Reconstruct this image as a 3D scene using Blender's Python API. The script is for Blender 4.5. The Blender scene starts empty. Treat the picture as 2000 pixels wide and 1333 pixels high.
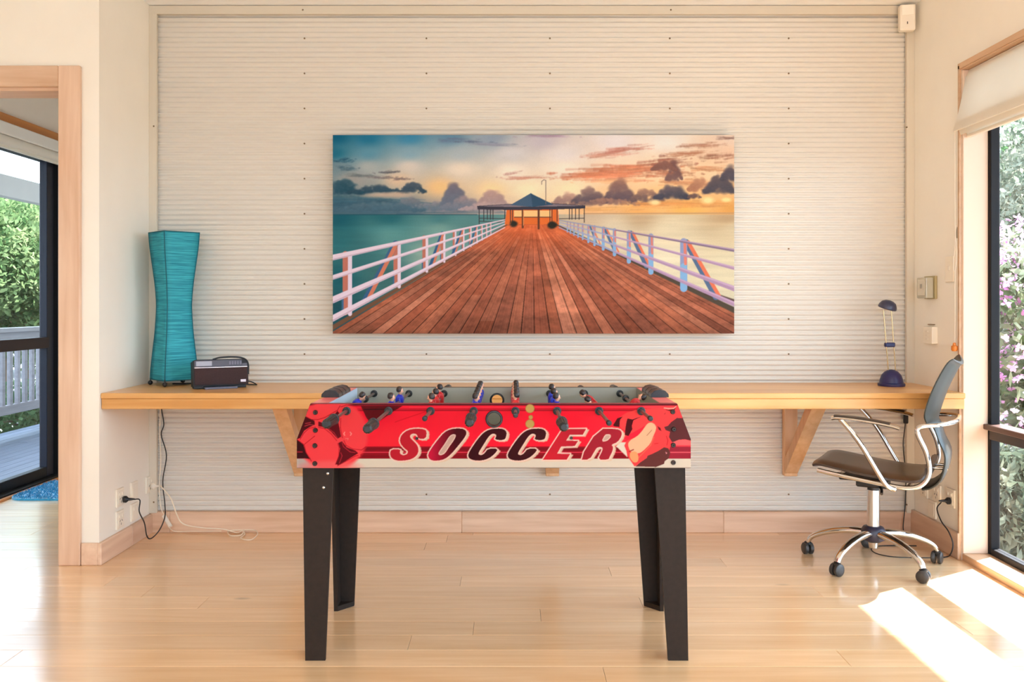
import bpy, bmesh, math, random
import numpy as np
from mathutils import Vector, Matrix, Euler

# ------------------------------------------------------------------ camera, sky, sun, exposure
SC = bpy.context.scene
COL = SC.collection
CAM_H, FOC = 1.13, 1750.0                 # eye height (m), focal length in pixels of the 2000x1333 frame
cd = bpy.data.cameras.new('camera')
cd.sensor_fit = 'HORIZONTAL'; cd.sensor_width = 36.0
cd.lens = 36.0 * FOC / 2000.0
cd.shift_y = -(666.5 - 597.0) / 2000.0
cd.clip_start = 0.05; cd.clip_end = 300
cam = bpy.data.objects.new('camera', cd); COL.objects.link(cam)
cam.location = (0, 0, CAM_H); cam.rotation_euler = (math.pi / 2, 0, 0)
SC.camera = cam

w = bpy.data.worlds.new('sky'); SC.world = w; w.use_nodes = True
bg = w.node_tree.nodes['Background']
bg.inputs['Color'].default_value = (0.62, 0.82, 1.02, 1)
bg.inputs['Strength'].default_value = 3.6

sd = bpy.data.lights.new('sun', 'SUN'); sd.energy = 16.0; sd.angle = math.radians(0.6); sd.color = (0.96, 0.97, 1.0)
sun = bpy.data.objects.new('sun', sd); COL.objects.link(sun)
sun.rotation_euler = Vector((-0.87, -0.533, -1.0)).to_track_quat('-Z', 'Y').to_euler()
sun.location = (8, 8, 9)

def portal(loc, rot, sx, sy):
    l = bpy.data.lights.new('daylight_portal', 'AREA'); l.shape = 'RECTANGLE'; l.size = sx; l.size_y = sy
    l.cycles.is_portal = True
    o = bpy.data.objects.new('daylight_portal', l); COL.objects.link(o); o.location = loc; o.rotation_euler = rot
portal((2.2, 1.4, 1.1), (0, math.pi / 2, 0), 2.2, 5.2)            # right-hand window
portal((0.2, -2.35, 1.475), (math.pi / 2, 0, 0), 3.0, 2.05)         # unseen opening added behind the viewer
portal((-3.1, 5.1, 1.05), (0, -math.pi / 2, 0), 2.1, 1.7)          # sliding door of the next room

vs = SC.view_settings
vs.view_transform = 'Standard'; vs.look = 'None'; vs.gamma = 1.0; vs.use_curve_mapping = False
vs.exposure = 1.0
SC.cycles.max_bounces = 10; SC.cycles.diffuse_bounces = 7; SC.cycles.glossy_bounces = 4
SC.cycles.transparent_max_bounces = 16; SC.cycles.caustics_reflective = False; SC.cycles.caustics_refractive = False

RNG = random.Random(7)

# ------------------------------------------------------------------ helpers
def at(px, py, d):
    """point at depth d (m) that the photograph shows at pixel px, py"""
    return Vector(((px - 1000) * d / FOC, d, CAM_H - (py - 597) * d / FOC))

def s2l(c):
    return tuple(((v / 255.0) / 12.92 if v / 255.0 <= 0.04045 else ((v / 255.0 + 0.055) / 1.055) ** 2.4) for v in c)

MATS = {}
def mat(name, rgb=(200, 200, 200), rough=0.5, metal=0.0, spec=0.5, noise=0.0, nscale=8.0, stretch=(1, 1, 1), bump=0.0, coat=0.0, rand=0.0, sheen=0.0, gain=1.0):
    """plain procedural material: base colour broken by noise, optional bump and per-object variation"""
    if name in MATS: return MATS[name]
    m = bpy.data.materials.new(name); m.use_nodes = True
    nt = m.node_tree; p = nt.nodes['Principled BSDF']
    c = tuple(min(1.0, v * gain) for v in s2l(rgb))
    p.inputs['Base Color'].default_value = (*c, 1); p.inputs['Roughness'].default_value = rough
    p.inputs['Metallic'].default_value = metal; p.inputs['Specular IOR Level'].default_value = spec
    p.inputs['Coat Weight'].default_value = coat; p.inputs['Coat Roughness'].default_value = 0.08
    if sheen: p.inputs['Sheen Weight'].default_value = sheen
    if noise or bump or rand:
        tc = nt.nodes.new('ShaderNodeTexCoord'); mp = nt.nodes.new('ShaderNodeMapping')
        mp.inputs['Scale'].default_value = stretch
        nt.links.new(tc.outputs['Object'], mp.inputs['Vector'])
        nz = nt.nodes.new('ShaderNodeTexNoise'); nz.inputs['Scale'].default_value = nscale; nz.inputs['Detail'].default_value = 4
        nt.links.new(mp.outputs[0], nz.inputs['Vector'])
        hv = nt.nodes.new('ShaderNodeHueSaturation'); hv.inputs['Color'].default_value = (*c, 1)
        mr = nt.nodes.new('ShaderNodeMapRange'); mr.inputs['To Min'].default_value = 1 - noise; mr.inputs['To Max'].default_value = 1 + noise
        mr.inputs['From Min'].default_value = 0.3; mr.inputs['From Max'].default_value = 0.7
        nt.links.new(nz.outputs['Fac'], mr.inputs['Value'])
        out = mr.outputs[0]
        if rand:
            oi = nt.nodes.new('ShaderNodeObjectInfo'); r2 = nt.nodes.new('ShaderNodeMapRange')
            r2.inputs['To Min'].default_value = 1 - rand; r2.inputs['To Max'].default_value = 1 + rand
            nt.links.new(oi.outputs['Random'], r2.inputs['Value'])
            mu = nt.nodes.new('ShaderNodeMath'); mu.operation = 'MULTIPLY'
            nt.links.new(out, mu.inputs[0]); nt.links.new(r2.outputs[0], mu.inputs[1]); out = mu.outputs[0]
        nt.links.new(out, hv.inputs['Value'])
        nt.links.new(hv.outputs[0], p.inputs['Base Color'])
        if bump:
            b = nt.nodes.new('ShaderNodeBump'); b.inputs['Strength'].default_value = bump; b.inputs['Distance'].default_value = 0.002
            nt.links.new(nz.outputs['Fac'], b.inputs['Height']); nt.links.new(b.outputs[0], p.inputs['Normal'])
    MATS[name] = m
    return m

def wood(name, light, dark, axis=0, scale=1.0, rough=0.35, rand=0.12, coat=0.0, knots=True, spec=0.5):
    """timber: long streaks along one axis, faint growth bands, a few knots; shifts with each object"""
    if name in MATS: return MATS[name]
    m = bpy.data.materials.new(name); m.use_nodes = True
    nt = m.node_tree; N = nt.nodes.new; L = nt.links.new; p = nt.nodes['Principled BSDF']
    p.inputs['Roughness'].default_value = rough; p.inputs['Coat Weight'].default_value = coat; p.inputs['Coat Roughness'].default_value = 0.16; p.inputs['Coat IOR'].default_value = 1.5 + 0.3 * coat
    p.inputs['Specular IOR Level'].default_value = spec
    tc = N('ShaderNodeTexCoord'); oi = N('ShaderNodeObjectInfo')
    off = N('ShaderNodeVectorMath'); off.operation = 'SCALE'; off.inputs[0].default_value = (7.3, 3.1, 5.7)
    L(oi.outputs['Random'], off.inputs['Scale'])
    add = N('ShaderNodeVectorMath'); add.operation = 'ADD'; L(tc.outputs['Object'], add.inputs[0]); L(off.outputs[0], add.inputs[1])
    def nz(st, sc, det=5, dist=0.0):
        mp = N('ShaderNodeMapping'); mp.inputs['Scale'].default_value = st; L(add.outputs[0], mp.inputs['Vector'])
        n = N('ShaderNodeTexNoise'); n.inputs['Scale'].default_value = sc; n.inputs['Detail'].default_value = det; n.inputs['Distortion'].default_value = dist
        L(mp.outputs[0], n.inputs['Vector']); return n.outputs['Fac']
    st = [1.0, 1.0, 1.0]; st[axis] = 0.06
    g1 = nz(st, 38 * scale, 6, 0.3)
    st2 = [1.0, 1.0, 1.0]; st2[axis] = 0.14
    g2 = nz(st2, 9 * scale, 3, 1.2)
    mx = N('ShaderNodeMix'); mx.data_type = 'FLOAT'; mx.inputs[0].default_value = 0.5; L(g1, mx.inputs[2]); L(g2, mx.inputs[3])
    cr = N('ShaderNodeValToRGB'); cr.color_ramp.elements[0].position = 0.34; cr.color_ramp.elements[1].position = 0.66
    cr.color_ramp.elements[0].color = (*s2l(dark), 1); cr.color_ramp.elements[1].color = (*s2l(light), 1)
    L(mx.outputs[0], cr.inputs['Fac'])
    col = cr.outputs['Color']
    if knots:
        st3 = [1.0, 1.0, 1.0]; st3[axis] = 0.45
        mp = N('ShaderNodeMapping'); mp.inputs['Scale'].default_value = st3; L(add.outputs[0], mp.inputs['Vector'])
        vo = N('ShaderNodeTexVoronoi'); vo.inputs['Scale'].default_value = 2.6 * scale; L(mp.outputs[0], vo.inputs['Vector'])
        mr = N('ShaderNodeMapRange'); mr.inputs['From Min'].default_value = 0.02; mr.inputs['From Max'].default_value = 0.05
        mr.inputs['To Min'].default_value = 0.45; mr.inputs['To Max'].default_value = 0.0
        L(vo.outputs['Distance'], mr.inputs['Value'])
        mk = N('ShaderNodeMix'); mk.data_type = 'RGBA'; L(mr.outputs[0], mk.inputs[0]); L(col, mk.inputs[6])
        mk.inputs[7].default_value = (*s2l(tuple(v * 0.5 for v in dark)), 1); col = mk.outputs[2]
    hv = N('ShaderNodeHueSaturation'); r2 = N('ShaderNodeMapRange'); r2.inputs['To Min'].default_value = 1 - rand; r2.inputs['To Max'].default_value = 1 + rand
    L(oi.outputs['Random'], r2.inputs['Value']); L(r2.outputs[0], hv.inputs['Value']); L(col, hv.inputs['Color'])
    L(hv.outputs[0], p.inputs['Base Color'])
    b = N('ShaderNodeBump'); b.inputs['Strength'].default_value = 0.06; b.inputs['Distance'].default_value = 0.001
    L(g1, b.inputs['Height']); L(b.outputs[0], p.inputs['Normal'])
    MATS[name] = m
    return m

def glassmat(name, tint=(1, 1, 1), refl=0.05):
    """clear pane: fresnel mix of mirror and straight-through light"""
    if name in MATS: return MATS[name]
    m = bpy.data.materials.new(name); m.use_nodes = True
    nt = m.node_tree; nt.nodes.clear(); N = nt.nodes.new; L = nt.links.new
    o = N('ShaderNodeOutputMaterial'); t = N('ShaderNodeBsdfTransparent'); t.inputs['Color'].default_value = (*tint, 1)
    g = N('ShaderNodeBsdfGlossy'); g.inputs['Roughness'].default_value = 0.02
    f = N('ShaderNodeFresnel'); f.inputs['IOR'].default_value = 1.3
    geo = N('ShaderNodeNewGeometry'); iv = N('ShaderNodeMath'); iv.operation = 'SUBTRACT'; iv.inputs[0].default_value = 1.0; L(geo.outputs['Backfacing'], iv.inputs[1])
    mu = N('ShaderNodeMath'); mu.operation = 'MULTIPLY'; L(f.outputs[0], mu.inputs[0]); L(iv.outputs[0], mu.inputs[1])   # reflect at the entry face only
    mx = N('ShaderNodeMixShader'); L(mu.outputs[0], mx.inputs[0]); L(t.outputs[0], mx.inputs[1]); L(g.outputs[0], mx.inputs[2]); L(mx.outputs[0], o.inputs[0])
    MATS[name] = m
    return m

def leafmat(name, c1, c2, trans=0.45, nscale=3.5):
    if name in MATS: return MATS[name]
    m = bpy.data.materials.new(name); m.use_nodes = True
    nt = m.node_tree; nt.nodes.clear(); N = nt.nodes.new; L = nt.links.new
    o = N('ShaderNodeOutputMaterial'); d = N('ShaderNodeBsdfDiffuse'); t = N('ShaderNodeBsdfTranslucent'); mx = N('ShaderNodeMixShader')
    mx.inputs[0].default_value = trans
    tc = N('ShaderNodeTexCoord'); nz = N('ShaderNodeTexNoise'); nz.inputs['Scale'].default_value = nscale; nz.inputs['Detail'].default_value = 5
    L(tc.outputs['Object'], nz.inputs['Vector'])
    cr = N('ShaderNodeValToRGB'); cr.color_ramp.elements[0].position = 0.38; cr.color_ramp.elements[1].position = 0.62
    cr.color_ramp.elements[0].color = (*s2l(c1), 1); cr.color_ramp.elements[1].color = (*s2l(c2), 1)
    L(nz.outputs['Fac'], cr.inputs[0]); L(cr.outputs[0], d.inputs[0]); L(cr.outputs[0], t.inputs[0])
    L(d.outputs[0], mx.inputs[1]); L(t.outputs[0], mx.inputs[2]); L(mx.outputs[0], o.inputs[0])
    MATS[name] = m
    return m

def printmat(name, rough=0.5, coat=0.0, gain=(1, 1, 1), spec=0.5):
    """flat print: colours stored per vertex on the printed sheet"""
    m = bpy.data.materials.new(name); m.use_nodes = True
    nt = m.node_tree; p = nt.nodes['Principled BSDF']; p.inputs['Roughness'].default_value = rough; p.inputs['Coat Weight'].default_value = coat
    p.inputs['Coat Roughness'].default_value = 0.15; p.inputs['Specular IOR Level'].default_value = spec
    a = nt.nodes.new('ShaderNodeVertexColor'); a.layer_name = 'print'
    g = nt.nodes.new('ShaderNodeMix'); g.data_type = 'RGBA'; g.blend_type = 'MULTIPLY'; g.inputs[0].default_value = 1.0
    g.inputs[7].default_value = (*gain, 1)
    nt.links.new(a.outputs[0], g.inputs[6]); nt.links.new(g.outputs[2], p.inputs['Base Color'])
    return m

def BM(): return bmesh.new()

def box(bm, c, s, bevel=0.0, rot=None, seg=1):
    M = Matrix.Translation(c) @ ((rot.to_matrix().to_4x4() if isinstance(rot, Euler) else rot) if rot else Matrix.Identity(4)) @ Matrix.Diagonal((*s, 1))
    r = bmesh.ops.create_cube(bm, size=1.0, matrix=M)
    if bevel > 0:
        es = list({e for v in r['verts'] for e in v.link_edges})
        bmesh.ops.bevel(bm, geom=es, offset=bevel, segments=seg, affect='EDGES', profile=0.5)
    return bm

def bx(bm, x0, x1, y0, y1, z0, z1, bevel=0.0, seg=1):
    return box(bm, ((x0 + x1) / 2, (y0 + y1) / 2, (z0 + z1) / 2), (abs(x1 - x0), abs(y1 - y0), abs(z1 - z0)), bevel, None, seg)

def frame_of(d):
    d = Vector(d).normalized(); a = Vector((0, 0, 1)) if abs(d.z) < 0.9 else Vector((1, 0, 0))
    u = d.cross(a).normalized(); return u, d.cross(u).normalized()

def loft(bm, rings, close_ring=True, cap=True):
    vr = [[bm.verts.new(p) for p in r] for r in rings]
    n = len(rings[0])
    for a, b in zip(vr[:-1], vr[1:]):
        for i in range(n if close_ring else n - 1):
            j = (i + 1) % n
            try: bm.faces.new((a[i], a[j], b[j], b[i]))
            except ValueError: pass
    if cap and close_ring:
        bm.faces.new(vr[0][::-1]); bm.faces.new(vr[-1])
    return vr

def cyl(bm, p0, p1, r0, r1=None, seg=20):
    r1 = r0 if r1 is None else r1; p0 = Vector(p0); p1 = Vector(p1); u, v = frame_of(p1 - p0)
    ring = lambda p, r: [p + (u * math.cos(2 * math.pi * i / seg) + v * math.sin(2 * math.pi * i / seg)) * r for i in range(seg)]
    loft(bm, [ring(p0, r0), ring(p1, r1)])
    return bm

def lathe(bm, prof, origin=(0, 0, 0), axis=(0, 0, 1), seg=24, cap=True):
    """prof: (radius, distance along axis) pairs"""
    o = Vector(origin); a = Vector(axis).normalized(); u, v = frame_of(a)
    rings = [[o + a * h + (u * math.cos(2 * math.pi * i / seg) + v * math.sin(2 * math.pi * i / seg)) * max(r, 1e-5) for i in range(seg)] for r, h in prof]
    loft(bm, rings, True, cap)
    return bm

def smooth_path(pts, n=8):
    pts = [Vector(p) for p in pts]
    if len(pts) < 3: return pts
    out = []
    P = [pts[0] * 2 - pts[1]] + pts + [pts[-1] * 2 - pts[-2]]
    for i in range(1, len(P) - 2):
        for k in range(n):
            t = k / n; a, b, c, d = P[i - 1], P[i], P[i + 1], P[i + 2]
            out.append(0.5 * ((2 * b) + (c - a) * t + (2 * a - 5 * b + 4 * c - d) * t * t + (3 * b - a - 3 * c + d) * t ** 3))
    out.append(pts[-1])
    return out

def tube(bm, pts, r, seg=10, smooth=True, n=8, r_end=None, flat=1.0, flat_axis=None):
    pts = smooth_path(pts, n) if smooth else [Vector(p) for p in pts]
    rings = []; u = None
    for i, p in enumerate(pts):
        d = (pts[min(i + 1, len(pts) - 1)] - pts[max(i - 1, 0)])
        if d.length < 1e-9: d = Vector((0, 0, 1))
        d.normalize()
        if u is None: u = frame_of(d)[0] if flat_axis is None else (Vector(flat_axis) - d * d.dot(Vector(flat_axis))).normalized()
        u = (u - d * d.dot(u)).normalized(); v = d.cross(u)
        t = i / max(1, len(pts) - 1); rr = r if r_end is None else r + (r_end - r) * t
        rings.append([p + (u * math.cos(2 * math.pi * k / seg) + v * math.sin(2 * math.pi * k / seg) * flat) * rr for k in range(seg)])
    loft(bm, rings)
    return bm

def prism(bm, poly, z0, z1, f, holes=()):
    """extrude a 2-D outline (with holes) between depths z0 and z1; f(u, v, w) maps to space"""
    loops = [poly] + list(holes)
    es = []; vt = []
    for lp in loops:
        vs_ = [bm.verts.new(f(a, b, z0)) for a, b in lp]; vt += vs_
        es += [bm.edges.new((vs_[i], vs_[(i + 1) % len(vs_)])) for i in range(len(vs_))]
    if holes:
        r = bmesh.ops.triangle_fill(bm, use_beauty=True, edges=es); faces = [g for g in r['geom'] if isinstance(g, bmesh.types.BMFace)]
    else:
        faces = [bm.faces.new(vt)]
    r = bmesh.ops.extrude_face_region(bm, geom=faces)
    nv = [g for g in r['geom'] if isinstance(g, bmesh.types.BMVert)]
    d = Vector(f(0, 0, z1)) - Vector(f(0, 0, z0))
    bmesh.ops.translate(bm, verts=nv, vec=d)
    return bm

def obj(name, bm, m, parent=None, smooth=False, kind=None, recalc=True, world=None):
    """link a bmesh as one mesh object; world=matrix of the parent when the shape was built in world space"""
    if recalc: bmesh.ops.recalc_face_normals(bm, faces=bm.faces)
    me = bpy.data.meshes.new(name)
    if smooth:
        for f in bm.faces: f.smooth = True
    bm.to_mesh(me); bm.free()
    for q in (m if isinstance(m, (list, tuple)) else [m]): me.materials.append(q)
    if smooth and smooth != 'all':
        try: me.set_sharp_from_angle(angle=math.radians(40))
        except Exception: pass
    o = bpy.data.objects.new(name, me); COL.objects.link(o)
    if parent is not None:
        o.parent = parent
        if world is not False:
            o.matrix_parent_inverse = parent_matrix(parent).inverted()
    if kind: o['kind'] = kind
    return o

def parent_matrix(o):
    M = Matrix.Translation(o.location) @ o.rotation_euler.to_matrix().to_4x4() @ Matrix.Diagonal((*o.scale, 1))
    return (parent_matrix(o.parent) @ o.matrix_parent_inverse @ M) if o.parent else M

def tag(o, label=None, cat=None, group=None, kind=None):
    if label: o['label'] = label
    if cat: o['category'] = cat
    if group: o['group'] = group
    if kind: o['kind'] = kind
    return o

def thing(name, label, cat, loc=(0, 0, 0), rz=0.0, group=None, kind=None):
    e = bpy.data.objects.new(name, None); COL.objects.link(e); e.location = loc; e.rotation_euler = (0, 0, rz)
    e.empty_display_size = 0.1
    return tag(e, label, cat, group, kind)

def dup(src, parent, loc=None, rot=None):
    c = src.copy(); COL.objects.link(c); c.parent = parent
    if loc is not None: c.location = loc
    if rot is not None: c.rotation_euler = rot
    return c
PRINT_GAIN = (0.74, 0.82, 0.98)

# ------------------------------------------------------------------ materials of the room
M_PLASTER = mat('cream_plaster', (243, 237, 225), 0.75, noise=0.015, nscale=5)
M_CEIL = mat('ceiling_white', (247, 247, 248), 0.8, noise=0.01)
M_STEEL = mat('cream_steel', (222, 216, 206), 0.3, spec=0.6, noise=0.012, nscale=3)
M_TRIMST = mat('cream_steel_trim', (214, 204, 186), 0.45, noise=0.012, nscale=3)
M_FLOOR = wood('floor_oak', (244, 208, 164), (228, 184, 134), 0, 1.0, rough=0.3, rand=0.08, coat=1.0)
M_TRIMW = wood('pale_trim_pine_y', (230, 200, 174), (208, 170, 142), 1, 1.0, rough=0.45, rand=0.08)
M_TRIMX = wood('pale_trim_pine_x', (230, 198, 170), (206, 166, 134), 0, 1.0, rough=0.45, rand=0.08)
M_TRIMZ = wood('pale_trim_pine_z', (230, 198, 172), (210, 170, 140), 2, 1.0, rough=0.45, rand=0.08)
M_DESK = wood('desk_pine', (234, 184, 118), (212, 150, 80), 0, 0.8, rough=0.3, rand=0.05, coat=0.1)
M_ORANGE = wood('honey_timber', (214, 140, 70), (186, 108, 48), 1, 1.0, rough=0.4, rand=0.05)
M_BLACKAL = mat('black_aluminium', (26, 23, 24), 0.5, noise=0.05, spec=0.2)
M_WHITEP = mat('white_plastic', (238, 228, 212), 0.4)
M_BLACKP = mat('black_plastic', (26, 24, 25), 0.42, noise=0.05, nscale=20)
M_RUBBER = mat('black_rubber_cable', (30, 26, 26), 0.55)
M_CHROME = mat('chrome', (212, 208, 204), 0.07, metal=1.0)
M_GLASS = glassmat('clear_glass')
M_DARKGAP = mat('dark_gap', (60, 48, 38), 0.8)

XL, XR, YB, YD, ZC = -1.80, 1.995, 4.49, 3.906, 2.62      # left wall, right wall, back wall, doorway wall, ceiling

# ------------------------------------------------------------------ floor of separate boards
b = BM(); bx(b, -3.2, 2.13, -2.3, 6.65, -0.10, -0.02)
floor = tag(obj('floor', b, mat('subfloor', (110, 84, 60), 0.8)), 'pale honey timber board floor running through room and doorway', 'floor', kind='structure')
PW = 0.1335
y = -2.27; row = 0
while y < 6.6:
    x = -3.18 - RNG.uniform(0.0, 1.6)
    while x < 2.12:
        L = RNG.uniform(1.3, 2.9); x0 = max(x, -3.18); x1 = min(x + L, 2.11)
        if x1 - x0 > 0.02:
            b = BM(); bx(b, x0 + 0.0004, x1 - 0.0004, y + 0.0005, y + PW - 0.0005, -0.02, 0.0, 0.0008)
            obj('plank', b, M_FLOOR, floor)
        x += L
    y += PW; row += 1

# ------------------------------------------------------------------ walls and ceiling
def slab(name, boxes, m, label, cat='wall'):
    b = BM()
    for q in boxes: bx(b, *q)
    return tag(obj(name, b, m), label, cat, kind='structure')
slab('ceiling', [(-3.3, 2.3, -2.4, 6.75, ZC, ZC + 0.08)], M_CEIL, 'smooth white ceiling above the corrugated wall', 'ceiling')
wall_back = slab('wall_back', [(XL, XR, YB, YB + 0.12, 0.0, ZC)], M_PLASTER, 'wide back wall clad in cream horizontal corrugated steel')
slab('wall_left', [(-1.95, XL, YD, 6.65, -0.02, ZC)], M_PLASTER, 'short cream plaster return wall beside the doorway')
slab('wall_doorway', [(-3.2, -1.95, YD, YD + 0.14, 2.085, ZC), (-3.2, -2.86, YD, YD + 0.14, 0, 2.085)], M_PLASTER, 'cream plaster wall over the timber-cased doorway')
slab('wall_side', [(-3.3, -3.2, -2.4, 4.05, -0.02, ZC)], M_PLASTER, 'plain cream side wall outside the picture')
slab('wall_far', [(-3.2, -1.95, 6.65, 6.75, -0.02, ZC)], M_PLASTER, 'far wall of the room beyond the doorway')
slab('wall_glazed', [(-3.14, -3.0, 4.05, 4.30, -0.02, ZC), (-3.14, -3.0, 5.96, 6.65, -0.02, ZC), (-3.14, -3.0, 4.30, 5.96, 2.12, ZC)], mat('pinkish_plaster', (244, 228, 212), 0.75, noise=0.01),
     'wall holding the sliding glass door beyond the doorway')
slab('wall_right', [(XR, 2.13, 3.976, YB + 0.12, -0.02, ZC), (XR, 2.13, -1.2, 3.976, 2.196, ZC), (XR, 2.13, -2.4, -1.2, -0.02, ZC)], M_PLASTER, 'cream plaster wall with tall window beside the desk')
slab('wall_rear', [(-3.2, -1.3, -2.4, -2.27, -0.02, ZC), (1.7, 2.0, -2.4, -2.27, -0.02, ZC), (-1.3, 1.7, -2.4, -2.27, 2.5, ZC), (-1.3, 1.7, -2.4, -2.27, -0.02, 0.45)], M_PLASTER, 'wall behind the viewer with an unseen opening added for daylight')  # opening is added, out of view, to light the room evenly

# corrugated cladding
pitch, amp, ns = 0.0250, 0.0050, 12
z0, z1 = 0.10, ZC - 0.035
b = BM(); n = int((z1 - z0) / pitch * ns)
prev = None
for i in range(n + 1):
    z = z0 + (z1 - z0) * i / n; yy = 4.4713 + amp * math.cos(2 * math.pi * (z - z0) / pitch)
    a = (b.verts.new((XL + 0.004, yy, z)), b.verts.new((XR - 0.004, yy, z)))
    if prev: b.faces.new((prev[0], prev[1], a[1], a[0]))
    prev = a
sheet = obj('corrugated_sheet', b, M_STEEL, wall_back, smooth='all', recalc=False)
for q in [(XL, XL + 0.038, 4.441, 4.461, 0.10, ZC - 0.003), (XR - 0.038, XR, 4.441, 4.461, 0.10, ZC - 0.003), (XL, XR, 4.440, 4.461, ZC - 0.045, ZC - 0.003)]:
    b = BM(); bx(b, *q, 0.0015); obj('edge_trim', b, M_TRIMST, wall_back)
sm = None
b = BM(); lathe(b, [(0.0, -0.0035), (0.0024, -0.0035), (0.0034, -0.001), (0.0044, 0.0), (0.0044, 0.003)], (0, 0, 0), (0, 1, 0), 10)
sm = obj('screw', b, mat('screw_head', (128, 104, 78), 0.4, metal=0.4), wall_back, smooth=True)
sm.location = (-1.04, 4.465, z0 + pitch * 3.5)
first = True
for px in (595, 833, 1074, 1308, 1540):
    X = (px - 1000) / 391.5
    for k in range(14):
        Z = z0 + pitch * (3.5 + 7 * k)
        if Z > ZC - 0.08: continue
        if first: sm.location = (X, 4.465, Z); first = False
        else: dup(sm, wall_back, (X, 4.465, Z))
for px, py in ((303, 248), (1768, 250), (303, 980), (1768, 985)):
    dup(sm, wall_back, (((px - 1000) / 392.5), 4.4405, CAM_H - (py - 597) / 392.5))
for px in (593, 1309): dup(sm, wall_back, ((px - 1000) / 392.5, 4.4395, ZC - 0.024))

# baseboards (separate lengths of timber)
def baseboard(name, segs, m, label):
    e = thing(name, label, 'baseboard', (0, 0, 0), kind='structure')
    for q in segs:
        bb = BM(); bx(bb, *q, 0.003); obj('board', bb, m, e)
baseboard('baseboard_back', [(XL, -1.70, 4.447, 4.489, 0, 0.1045), (-1.6995, -0.2505, 4.447, 4.489, 0, 0.1045), (-0.25, 1.05, 4.447, 4.489, 0, 0.1045), (1.0505, XR, 4.447, 4.489, 0, 0.1045)][1:] + [(XL, -1.70, 4.447, 4.489, 0, 0.1045)], M_TRIMX,
          'pale pine skirting along the foot of the corrugated wall')
baseboard('baseboard_left', [(XL, XL + 0.017, 3.889, 4.21, 0, 0.096), (XL, XL + 0.017, 4.2105, 4.447, 0, 0.096), (-1.872, XL, 3.889, YD, 0, 0.096)], M_TRIMW, 'pale pinkish skirting turning the corner below the sockets')
baseboard('baseboard_right', [(XR - 0.017, XR, 3.976, 4.447, 0, 0.118)], M_TRIMW, 'pale pine skirting on the wall behind the chair')

# doorway lining and casings
e = thing('door_1', 'pale pine cased doorway opening to the room with the deck', 'doorway', (-2.4, YD, 0), kind='structure')
for q, m in [((-1.969, -1.874, 3.884, YD, 0, 2.172), M_TRIMZ), ((-2.94, -2.85, 3.884, YD, 0, 2.172), M_TRIMZ)]:
    b = BM(); bx(b, *q, 0.004); obj('casing', b, m, e)
b = BM(); bx(b, -2.85, -1.9692, 3.884, YD, 2.080, 2.172, 0.004); obj('casing', b, M_TRIMX, e)
for q, m in [((-1.969, -1.95, YD, YD + 0.14, 0, 2.08), M_TRIMZ), ((-2.86, -2.845, YD, YD + 0.14, 0, 2.08), M_TRIMZ), ((-2.845, -1.969, YD, YD + 0.14, 2.066, 2.085), M_TRIMX)]:
    b = BM(); bx(b, *q, 0.001); obj('lining', b, m, e)

# sliding glass door of the next room (wall plane x = -3.0)
e = thing('door_2', 'black framed sliding glass door looking onto the deck', 'glass door', (-3.05, 5.1, 0), kind='structure')
def part(name, q, m, parent, bev=0.003, **k):
    b = BM(); bx(b, *q, bev); return obj(name, b, m, parent, **k)
part('jamb', (-3.10, -2.99, 5.90, 5.96, 0, 2.12), M_BLACKAL, e)
part('jamb', (-3.10, -2.99, 4.30, 4.35, 0, 2.12), M_BLACKAL, e)
part('head', (-3.10, -2.99, 4.35, 5.90, 2.07, 2.12), M_BLACKAL, e)
part('track', (-3.11, -2.955, 4.35, 5.90, 0.0, 0.022), M_BLACKAL, e)
part('track_step', (-2.955, -2.93, 4.32, 5.96, 0.0, 0.012), M_ORANGE, e)
part('stile', (-3.06, -3.01, 5.80, 5.885, 0.022, 2.07), mat('black_blue_aluminium', (30, 30, 42), 0.45, spec=0.25), e)
part('stile', (-3.06, -3.01, 4.37, 4.44, 0.022, 2.07), M_BLACKAL, e)
part('bottom_rail', (-3.06, -3.01, 4.44, 5.80, 0.022, 0.085), M_BLACKAL, e)
part('middle_rail', (-3.07, -2.995, 4.44, 5.80, 0.855, 0.925), mat('brown_black_rail', (50, 34, 32), 0.5, spec=0.2), e)
part('pane', (-3.038, -3.032, 4.44, 5.80, 0.085, 0.855), M_GLASS, e, 0)
part('pane', (-3.038, -3.032, 4.44, 5.80, 0.925, 2.07), M_GLASS, e, 0)
e = thing('trim_1', 'honey timber strip above the white blind of glass door', 'trim', (-3, 5.1, 2.2), kind='structure')
part('strip', (-3.0, -2.965, 4.05, 6.64, 2.205, 2.256), M_ORANGE, e)
e = thing('roller_blind', 'white rolled-up blind across the top of the sliding glass door', 'blind', (-2.96, 5.1, 2.05))
part('headbox', (-3.0, -2.935, 4.25, 6.0, 2.125, 2.198), mat('blind_white', (240, 230, 220), 0.7), e, 0.006)
b = BM(); cyl(b, (-2.965, 4.27, 2.098), (-2.965, 5.98, 2.098), 0.030, seg=20); obj('fabric_roll', b, mat('blind_fabric', (232, 220, 205), 0.8), e, smooth=True)
part('bottom_rail', (-2.985, -2.965, 4.27, 5.98, 2.052, 2.072), M_WHITEP, e)

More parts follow.
